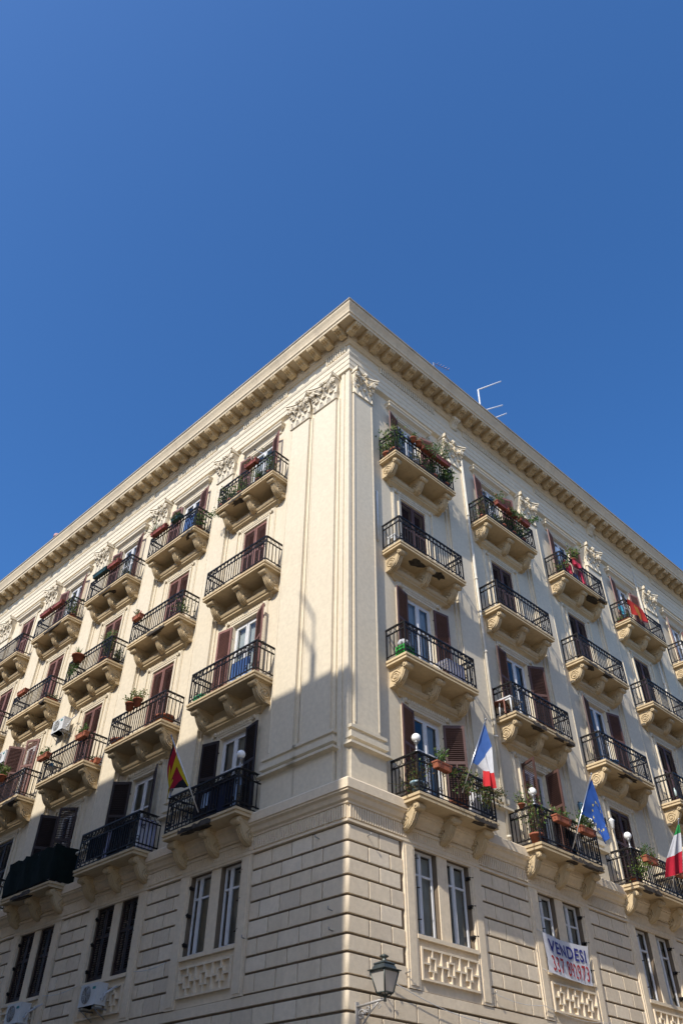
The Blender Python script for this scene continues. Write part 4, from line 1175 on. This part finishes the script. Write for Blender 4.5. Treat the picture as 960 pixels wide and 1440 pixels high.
for x in (-.4, .4): mb.tube([(x, -.22, 0), (x, .22, .62)], .012, 5); mb.tube([(x, .22, 0), (x, -.22, .62)], .012, 5)
for k in range(7): mb.tube([(-.4, -.22+.44*k/6, .62), (.4, -.22+.44*k/6, .62)], .007, 4)
mb.build('frame', M_WHITE, t)
mb = MB()
for k in range(12):
    mb.mi = k % 2
    for (a, b) in (((-.24, .0, .63), (-.24, .0, .1)),): 
        x0, x1 = -.38+.76*k/12, -.38+.76*(k+1)/12
        mb.quad((x0, -.235, .64), (x1, -.235, .64), (x1, -.25, .12), (x0, -.25, .12)); mb.quad((x0, -.235, .64), (x1, -.235, .64), (x1, .23, .645), (x0, .23, .645))
mb.build('cloth', [C_LAV, C_WHT], t)
t = thing('plastic_table', 'white plastic table at the near end of second balcony, middle row, right facade', 'table', FM(0, 6.45, .42, 13.21))
mb = MB(); mb.box(-.3, .3, -.25, .25, .50, .54); mb.box(-.27, .27, -.22, .22, .44, .50); mb.build('table_top', M_WHITE, t)
for x in (-.26, .26):
    for y in (-.21, .21): mb = MB(); mb.tube([(x, y, .47), (x*1.06, y*1.06, 0)], .028, 6, r1=.02); mb.build('leg', M_WHITE, t)
t = thing('wooden_chair', 'reddish slatted wooden chair behind the white plastic table, right facade', 'chair', FM(0, 6.25, .22, 13.21, .3))
wd = simple('red_brown_wood', (.22, .075, .045), .6)
mb = MB(); 
for k in range(6): mb.box(-.22, .22, -.2+.07*k, -.14+.07*k, .43, .45)
mb.build('seat', wd, t)
mb = MB()
for k in range(6): mb.box(-.22+.08*k, -.18+.08*k, .2, .225, .44, 1.0)
mb.box(-.22, .22, .195, .23, .98, 1.06); mb.build('backrest', wd, t)
for x in (-.2, .2):
    for y in (-.18, .2): mb = MB(); mb.box(x-.02, x+.02, y-.02, y+.02, 0, .43); mb.build('leg', wd, t)
t = thing('stool', 'small white stool at the near end of the corner-most balcony, second-highest row, right facade', 'stool', FM(0, 1.62, .36, 17.11))
mb = MB(); mb.box(-.17, .17, -.15, .15, .40, .44); mb.box(-.15, .15, -.13, .13, .34, .40); mb.build('seat', M_ACW, t)
for x in (-.14, .14):
    for y in (-.12, .12): mb = MB(); mb.box(x-.02, x+.02, y-.02, y+.02, 0, .34); mb.build('leg', M_ACW, t)
mb = MB(); mb.lathe([(0, .02), (.16, .02), (.22, .2), (.24, .2), (.24, .22), (.21, .21), (.15, .0), (0, 0)], 18); tag(mb.build('basin', simple('blue_plastic', (.04, .22, .55), .4), None, FM(0, 11.85, .5, 13.22)), 'blue plastic basin behind rail of third balcony, middle row, right facade', 'basin')
mb = MB(); mb.lathe([(0, 0), (.05, 0), (.05, .22), (.02, .28), (.02, .32), (0, .32)], 12); tag(mb.build('bottle', simple('pale_bottle', (.55, .68, .66), .2), None, FM(0, 16.0, .55, 13.42)), 'pale plastic bottle behind rail of fourth balcony, middle row, right facade', 'bottle')
t = thing('stool', 'low wooden stool mid balcony below the blue-white-red flag', 'stool', FM(0, 3.3, .6, 9.34))
mb = MB(); mb.box(-.2, .2, -.14, .14, .32, .36); mb.build('seat', wd, t)
for x in (-.17, .17):
    for y in (-.11, .11): mb = MB(); mb.box(x-.02, x+.02, y-.02, y+.02, 0, .32); mb.build('leg', wd, t)
for s, m_, lb in ((3.92, C_WHT, 'white sack standing at far end of balcony below the blue-white-red flag'), (4.25, cloth('grey_sack', (.32, .33, .36)), 'grey sack standing beside the white sack below the blue-white-red flag')):
    mb = MB(); mb.lathe([(0, 0), (.13, .01), (.155, .2), (.15, .5), (.12, .62), (.05, .68), (.09, .75), (0, .74)], 16)
    for k, v in enumerate(mb.v): v *= 1+.06*math.sin(v.z*22+math.atan2(v.y, v.x)*5)
    tag(mb.build('sack', m_, None, FM(0, s, .62, 9.34)), lb, 'sack', 'sacks on the balcony floor')
for s, m_, lb, w in ((7.9, C_BLK, 'dark bag behind rail left of the white sheet, balcony with the blue starred flag', .34), (8.25, C_WHT, 'white sheet hanging inside railing of balcony with the blue starred flag', .3)):
    drape(0, s, .80, 10.1, w, .72, m_, lb, 'laundry', int(s*10), group=GL)
mb = MB(); mb.lathe([(0, 0), (.2, 0), (.21, .03), (.21, .78), (.17, .86), (0, .88)], 20); mb.tube([(-.08, 0, .85), (-.08, 0, 1.1)], .018, 6); mb.tube([(.08, 0, .85), (.08, 0, 1.1)], .018, 6)
tag(mb.build('water_heater', simple('white_enamel', (.75, .76, .8), .25), None, FM(1, 16.4, .42, 21.02)), 'white cylindrical water heater by the door of fourth top-floor balcony, left facade', 'water heater')
mb = MB(); 
for k in range(4): mb.box(-.2, .2, -.14, .14, .0+.075*k, .055+.075*k)
mb.box(-.19, .19, -.13, .13, .0, .29); tag(mb.build('crate', simple('green_crate_plastic', (.04, .35, .14), .4), None, FM(1, 5.62, .5, 13.21)), 'green plastic crate at far end of corner-most balcony, middle row, left facade', 'crate')
t = thing('washing_stand', 'small metal stand with a blue bag, far end of third middle-row balcony, left facade', 'stand', FM(1, 14.25, .5, 13.21))
mb = MB()
for x in (-.16, .16):
    for y in (-.12, .12): mb.tube([(x, y, 0), (x, y, .62)], .012, 5)
mb.box(-.19, .19, -.15, .15, .60, .62); mb.box(-.17, .17, -.13, .13, .2, .215); mb.build('frame', M_GREYM, t)
mb = MB(); mb.sphere((-.03, 0, .72), .12, 10, 7, (1.1, .8, .9)); 
for v in mb.v: v.x += .02*math.sin(v.z*40)
mb.build('bag', cloth('blue_bag', (.06, .32, .55)), t)
t = thing('clothes_pole', 'thin rod with a knob sticking up over corner-most top-floor balcony, left facade', 'rod', FM(1, 3.25, .78, 22.0))
mb = MB(); mb.tube([(0, 0, 0), (-.85, .1, .95)], .011, 5); mb.build('rod', M_ALU, t); mb = MB(); mb.sphere((-.86, .1, .96), .04, 8, 6); mb.build('knob', M_IRON, t)

# ---- air conditioners
def ac(F, s, d, z, label):
    t = thing('air_conditioner', label, 'air conditioner', FM(F, s, d, z), 'outdoor air conditioner units')
    mb = MB(); w, dp, h = .78, .30, .54
    mb.box(-w/2, w/2, -dp/2, dp/2, .04, h); mb.box(-w/2-.006, w/2+.006, -dp/2-.006, dp/2+.006, h-.03, h+.006); mb.box(-w/2-.004, w/2+.004, -dp/2-.004, dp/2+.004, .04, .09)
    mb.box(-w/2+.05, -w/2+.12, -.1, .1, 0, .04); mb.box(w/2-.12, w/2-.05, -.1, .1, 0, .04)
    mb.build('casing', M_ACW, t)
    mb = MB(); M = Matrix.Translation((-.10, -dp/2-.004, .30)) @ Matrix.Rotation(PI/2, 4, 'X')
    mb.lathe([(0, .0), (.205, .0)], 24, M=M); f = mb.build('fan_grille', M_ACD, t)
    mb = MB()
    for k in range(1, 8): mb.tube([M @ Vector((.028*k*math.cos(q*PI/12), .028*k*math.sin(q*PI/12), .012)) for q in range(24)], .0045, 4, True)
    for q in range(8): a = q*PI/4; mb.tube([M @ Vector((.03*math.cos(a), .03*math.sin(a), .014)), M @ Vector((.205*math.cos(a), .205*math.sin(a), .014))], .004, 4)
    mb.build('guard', M_ACW, f)
    mb = MB(); mb.box(.17, .30, -dp/2-.010, -dp/2-.001, .40, .46); mb.build('badge', M_TEAL, t)
    for x in (-.3, .3):
        mb = MB(); mb.box(x-.02, x+.02, -dp/2, d-.02, -.04, -.001); mb.tube([(x, d-.03, -.32), (x, -.1, -.03)], .012, 4); mb.tube([(x, d-.03, -.34), (x, d-.03, -.01)], .012, 4)
        mb.build('wall_bracket', M_GREYM, t)
    mb = MB(); mb.tube([(w/2, 0, .2), (w/2+.09, .0, .12), (w/2+.12, .04, .3), (w/2+.22, d-.24, .42), (w/2+.5, d-.24, .48)], .022, 6); mb.tube([(w/2, .04, .3), (w/2+.06, .04, .2), (w/2+.1, .08, .34), (w/2+.3, d-.24, .47)], .016, 6); mb.build('hose', M_CABLE, t)
ac(1, 8.62, .46, 5.72, 'white air conditioner below closed mezzanine shutters, nearer one to the corner, left facade')
ac(1, 12.45, .46, 5.72, 'white air conditioner below closed mezzanine shutters, in the bottom left photo corner')
ac(1, 14.68, .30, 15.38, 'white air conditioner on sunny wall between third and fourth columns, left facade')
ac(1, 19.05, .30, 15.42, 'white air conditioner cut by the left photo edge on sunny wall')

# ---- for-sale banner on the second mezzanine window of the right front
t = thing('banner', 'white banner reading VENDESI with red phone number, tied under a mezzanine window', 'banner', FM(0, 6.55, 0, 6.35))
BW, BH = 2.03, .93
def bp(u, v, o=0):    # u 0..1 left to right, v 0..1 bottom to top
    x = BW*u+.06*(1-v)*(1-u)*1.3
    z = BH*v-.03*math.sin(PI*u)*(1)+.04*(1-v)*(1-u)
    y = -.31-.035*math.sin(u*5+v*2)-.012*math.sin(u*13+v*6)-.008*math.sin((u+v)*21)*(1-v)
    return Vector((x, y-o, z))
mb = MB(); n, m = 96, 44
for i in range(n):
    for j in range(m): mb.quad(bp(i/n, j/m), bp((i+1)/n, j/m), bp((i+1)/n, (j+1)/m), bp(i/n, (j+1)/m), True)
mb.build('sheet', cloth('banner_white', (.68, .68, .72), .15), t)
def text_part(name, body, x0, x1, z0, z1, mat):
    cu = bpy.data.curves.new(name, 'FONT'); cu.body = body; cu.offset = .02 if body[0] == "V" else .006; cu.space_character = 1.12; cu.resolution_u = 3
    o = bpy.data.objects.new(name, cu); COL.objects.link(o); bpy.context.view_layer.update()
    me = bpy.data.meshes.new_from_object(o.evaluated_get(bpy.context.evaluated_depsgraph_get()))
    bpy.data.objects.remove(o)
    bm = bmesh.new(); bm.from_mesh(me)
    bmesh.ops.triangulate(bm, faces=bm.faces)
    for _ in range(2): bmesh.ops.subdivide_edges(bm, edges=[e for e in bm.edges if e.calc_length() > .12], cuts=1)
    bm.to_mesh(me); bm.free()
    xs = [v.co.x for v in me.vertices]; ys = [v.co.y for v in me.vertices]; ax, bx, ay, by = min(xs), max(xs), min(ys), max(ys)
    for v in me.vertices: v.co = bp(x0+(x1-x0)*(v.co.x-ax)/(bx-ax), z0+(z1-z0)*(v.co.y-ay)/(by-ay), .014)
    me.materials.clear(); me.materials.append(mat)
    for p_ in me.polygons: p_.material_index = 0
    link(name, me, t)
text_part('lettering', 'VENDESI', .08, .93, .55, .88, simple('blue_lettering', (.025, .03, .22), .7))
text_part('phone_number', '337 892973', .10, .95, .08, .47, simple('red_lettering', (.45, .025, .03), .7))
mb = MB()
for (u, v, q) in ((0, 1, (-.12, -.25, 1.0)), (1, 1, (2.14, -.25, 1.02)), (0, 0, (-.05, -.25, .1)), (1, 0, (2.1, -.25, .1))): mb.tube([bp(u, v), Vector(q)], .006, 4)
mb.build('tie', M_CABLE, t)

# ---- wall lantern at the corner
t = thing('street_lantern', 'grey metal street lantern on an ornate wall bracket beside the building corner', 'street lamp', FM(0, .06, .205, 4.48), None)
LM = simple('lantern_metal', (.10, .115, .105), .4, .5, .3, 8); 
mb = MB(); AL = .78
mb.box(-.04, .04, -.03, -.002, -.12, .42); mb.tube([(0, -.02, .34), (0, -.3, .355), (0, -AL, .385)], .024, 8)
mb.tube([(0, -.03, -.08), (0, -.2, .05), (0, -.42, .24), (0, -.6, .35)], .016, 6)
def spiral(c, r, a0, turns, sg=1):
    return [(0, c[0]-sg*r*(1-.8*k/22)*math.cos(a0+turns*2*PI*k/22), c[1]+r*(1-.8*k/22)*math.sin(a0+turns*2*PI*k/22)) for k in range(23)]
mb.tube(spiral((-.14, .19), .10, 0, 1.5), .018, 5); mb.tube(spiral((-.31, .27), .065, PI, 1.4), .015, 5); mb.tube(spiral((-.46, .31), .04, 0, 1.3), .009, 5); mb.tube(spiral((-.62, .27), .05, 0, 1.2), .008, 5)
mb.build('bracket', simple('bracket_metal', (.45, .43, .41), .45, .3, .25, 8), t)
ROT = Matrix.Translation((0, -AL, .36)) @ Matrix.Rotation(R(-1), 4, 'Z') @ Matrix.Diagonal((.9, .9, .75, 1))
mb = MB(); mb.lathe([(0, -.04), (.03, -.03), (.03, .10), (.022, .14), (0, .14)], 8, M=ROT)
for k in range(4):
    a = PI/4+k*PI/2; d1 = Vector((math.cos(a), math.sin(a), 0))
    mb.tube([ROT @ (d1*.02+Vector((0, 0, .10))), ROT @ (d1*.09+Vector((0, 0, .08))), ROT @ (d1*.17+Vector((0, 0, .165)))], .012, 5)
    b0, b1 = d1*.175, d1*.305
    mb.tube([ROT @ (b0+Vector((0, 0, .16))), ROT @ (b1+Vector((0, 0, .64)))], .016, 4)
    a2 = a+PI/2; e = Vector((math.cos(a2), math.sin(a2), 0))
    mb.tube([ROT @ (b0+Vector((0, 0, .16))), ROT @ (e*.175+Vector((0, 0, .16)))], .016, 4)
    mb.tube([ROT @ (b1+Vector((0, 0, .64))), ROT @ (e*.305+Vector((0, 0, .64)))], .016, 4)
mb.build('frame', LM, t)
mb = MB()
def roofq(r0, z0, r1, z1):
    for k in range(4):
        a = PI/4+k*PI/2; d1 = Vector((math.cos(a), math.sin(a), 0)); a2 = a+PI/2; e = Vector((math.cos(a2), math.sin(a2), 0))
        mb.quad(ROT @ (d1*r0+Vector((0, 0, z0))), ROT @ (e*r0+Vector((0, 0, z0))), ROT @ (e*r1+Vector((0, 0, z1))), ROT @ (d1*r1+Vector((0, 0, z1))))
roofq(.0, .655, .37, .655); roofq(.37, .655, .37, .675); roofq(.37, .675, .27, .705); roofq(.27, .705, .22, .80); roofq(.22, .80, .245, .81); roofq(.245, .81, .235, .835); roofq(.235, .835, .06, .90)
mb.lathe([(.06, .89), (.05, .93), (.045, .95), (.10, .985), (.105, 1.0), (.06, 1.03), (.03, 1.05), (0, 1.055)], 12, M=ROT)
mb.build('cap', LM, t)
mm, nt, b = new_mat('frosted_lantern_glass'); b.inputs['Base Color'].default_value = (.74, .69, .62, 1); b.inputs['Roughness'].default_value = .45
tl = N(nt, 'ShaderNodeBsdfTranslucent'); tl.inputs[0].default_value = (.72, .66, .58, 1); mx = N(nt, 'ShaderNodeMixShader'); mx.inputs[0].default_value = .5
nt.links.new(b.outputs[0], mx.inputs[1]); nt.links.new(tl.outputs[0], mx.inputs[2]); nt.links.new(mx.outputs[0], nt.nodes['Material Output'].inputs[0])
for k in range(4):
    mb = MB(); a = PI/4+k*PI/2; d1 = Vector((math.cos(a), math.sin(a), 0)); e = Vector((math.cos(a+PI/2), math.sin(a+PI/2), 0))
    mb.quad(ROT @ (d1*.168+Vector((0, 0, .165))), ROT @ (e*.168+Vector((0, 0, .165))), ROT @ (e*.298+Vector((0, 0, .635))), ROT @ (d1*.298+Vector((0, 0, .635)))); mb.build('glass_pane', mm, t)

# ---- roof aerials and a chimney
t = thing('roof_antenna', 'three-armed white television aerial above the right-hand cornice', 'antenna', FM(0, 7.8, .2, 27.06))
mb = MB(); mb.tube([(0, 0, 0), (.0, 0, 1.7), (.03, 0, 2.84)], .035, 6); mb.build('mast', M_WHITE, t)
mb = MB(); mb.tube([(.03, 0, 2.84), (2.14, 0, 5.22)], .034, 6)
mb.build('boom', M_WHITE, t)
for a, b in (((.3, 0, 1.66), (1.87, 0, 3.25)), ((.9, 0, 1.58), (2.08, 0, 2.84))): mb = MB(); mb.tube([(0, 0, a[2]-.4), a, b], .034, 6); mb.build('element', M_WHITE, t)
t = thing('roof_antenna', 'small thin aerial with a slanting rod, nearer the apex of the right-hand cornice', 'antenna', FM(0, 4.66, .2, 27.06))
mb = MB(); mb.tube([(0, 0, 0), (.09, 0, 2.07)], .03, 6); mb.tube([(.5, 0, .6), (.14, 0, 1.9)], .014, 5); mb.build('mast', M_ALU, t)
mb = MB(); mb.tube([(.09, 0, 2.05), (1.14, 0, 2.47)], .012, 5)
for k in range(5): x = .3+.18*k; mb.tube([(x, -.12, 2.05+.4*(x-.09)), (x, .12, 2.05+.4*(x-.09))], .006, 4)
mb.build('boom', simple('copper_rod', (.35, .2, .15), .4, .6), t)
t = thing('chimney_pot', 'small reddish chimney pot with a pipe above the left-hand cornice', 'chimney', FM(1, 21.5, .0, 27.1))
mb = MB(); mb.lathe([(.2, 0), (.17, 1.9), (.2, 1.9), (.2, 2.1), (.12, 2.1)], 12); mb.build('pot', simple('chimney_clay', (.45, .25, .22), .8), t); mb = MB(); mb.tube([(-.55, 0, 0), (-.5, 0, 1.8)], .05, 6); mb.build('vent_pipe', M_ALU, t)

# ------------------------------------------------------------------ the rest of the street, plus unseen blocks added to hold off light
def plain_block(name, label, s0, s1, d0, d1, H, col):
    t = thing(name, label, 'building', FM(1, 0, 0, 0))
    def X(s, d, z): return Vector((-s, -d, z))
    mb = MB(); 
    mb.box(-s1, -s0, -d1, -d0, 0, H-.5); mb.box(-s1-.1, -s0+.08, -d1-.1, -d0+.1, H-.5, H)
    mb.build('wall', col, t)
    fm = MB()
    n = int((s1-s0)/3.6); k = int((H-3)/4)
    for i in range(n):
        for j in range(k):
            x = -s0-(i+.5)*(s1-s0)/n; z = 3.6+j*4; fm.box(x-.6, x+.6, -d0-.04, -d0+.05, z, z+2.2); fm.box(x-.75, x+.75, -d0-.02, -d0+.12, z-.15, z-.02)
    fm.build('window_row', M_SHUT, t)
    return t
M_OPP = plaster('opposite_plaster', (.55, .46, .33), (.3, .25, .18))
t = plain_block('apartment_building', 'tall plain apartment block across the left-hand street, shading the lower floors', -3.95, 44, 16, 28, 26.5, M_OPP)
mb = MB(); mb.tube([(2.8, -16.6, 26.4), (2.8, -16.6, 27.9)], .11, 8); mb.tube([(2.8, -16.6, 27.9), (2.78, -16.6, 29.1), (2.15, -16.6, 30.3)], .045, 6); mb.tube([(2.8, -16.6, 27.9), (2.2, -16.6, 29.0)], .045, 6); mb.build('roof_mast', M_GREYM, t)
plain_block('apartment_building', 'unseen lower block added beside the tall one to shade the corner foot', -8.8, -4.2, 16, 27, 18.8, M_OPP)  # unseen block, added to cast the low wedge of shade at the corner

t = thing('apartment_building', 'unseen ochre block added across the right-hand street to cut sky light', 'building', Matrix.Identity(4))  # added out of view to keep blue sky light off the right facade
mb = MB(); mb.box(-5, 70, -31, -18, 0, 20); mb.box(-5.3, 70, -31.3, -17.7, 20.002, 20.5); mb.build('wall', M_OPP, t)
mb = MB()
for i in range(18):
    for j in range(4): x = -3+i*4; z = 3.6+j*4; mb.box(x, x+1.2, -18.05, -17.96, z, z+2.3); mb.box(x-.15, x+1.35, -18.02, -17.88, z-.15, z-.02)
mb.build('window_row', M_SHUT, t)

# ground: one sheet, road surface, pavement with kerb
mb = MB(); mb.quad((-600, -600, 0), (600, -600, 0), (600, 600, 0), (-600, 600, 0))
tag(mb.build('ground', simple('ground_stone', (.46, .37, .255), .9, 0, .3, .3)), None, None, None, 'structure')
mb = MB(); mb.poly([P(0, 60, 3.0, .004), P(0, -3.0*MIT, 3.0, .004), P(1, 60, 3.0, .004), P(1, 60, 12, .004), P(1, -12*MIT, 12, .004), P(0, 60, 12, .004)])
tag(mb.build('road', simple('street_paving', (.30, .255, .20), .8, 0, .3, 2, .3)), None, None, None, 'structure')
mb = MB(); sweep(mb, [(.27, .12), (2.8, .12), (3.0, .12), (3.0, 0)], ends=(60, 60)); tag(mb.build('pavement', simple('pavement_stone', (.36, .31, .25), .8, 0, .25, 2, .3)), None, None, None, 'structure')

# ------------------------------------------------------------------ light, sky, camera
Ld = Vector((1, .30, -.90)).normalized()
su = bpy.data.lights.new('sun', 'SUN'); su.energy = 3.8; su.angle = R(.53); su.color = (1, .935, .835)
so = bpy.data.objects.new('sun', su); COL.objects.link(so); so.rotation_euler = Ld.to_track_quat('-Z', 'Y').to_euler(); so.location = (-40, -20, 50)
w = bpy.data.worlds.new('World'); SC.world = w; w.use_nodes = True
nt = w.node_tree; bg = nt.nodes['Background']
sky = nt.nodes.new('ShaderNodeTexSky'); sky.sky_type = 'NISHITA'; sky.sun_disc = False
sky.sun_elevation = math.asin(-Ld.z); sky.sun_rotation = math.atan2(-Ld.x, -Ld.y) % (2*PI)
sky.air_density = 1.0; sky.dust_density = 2.2; sky.ozone_density = 10; sky.altitude = 50
hs = nt.nodes.new('ShaderNodeHueSaturation'); hs.inputs['Saturation'].default_value = 1.11
nt.links.new(sky.outputs[0], hs.inputs['Color']); nt.links.new(hs.outputs[0], bg.inputs[0]); bg.inputs[1].default_value = .15

cam = bpy.data.cameras.new('camera'); co = bpy.data.objects.new('camera', cam); COL.objects.link(co)
cam.sensor_fit = 'VERTICAL'; cam.sensor_height = 36; cam.sensor_width = 24; cam.lens = 1129.0/1440*36
cam.clip_start = .1; cam.clip_end = 3000
pitch, roll, yaw = .7251, .0113, .8233
fw = Vector((math.cos(yaw)*math.cos(pitch), math.sin(yaw)*math.cos(pitch), math.sin(pitch)))
rt = Vector((math.sin(yaw), -math.cos(yaw), 0)); up = rt.cross(fw)
r2 = rt*math.cos(roll)+up*math.sin(roll); u2 = up*math.cos(roll)-rt*math.sin(roll)
co.matrix_world = Matrix(((r2.x, u2.x, -fw.x, -12.5862), (r2.y, u2.y, -fw.y, -13.2537), (r2.z, u2.z, -fw.z, 1.65), (0, 0, 0, 1)))
SC.camera = co
SC.render.engine = 'CYCLES'
SC.cycles.max_bounces = 8; SC.cycles.diffuse_bounces = 4; SC.cycles.transparent_max_bounces = 12
vs = SC.view_settings; vs.view_transform = 'Standard'; vs.look = 'None'; vs.exposure = .485; vs.gamma = 1; vs.use_curve_mapping = False
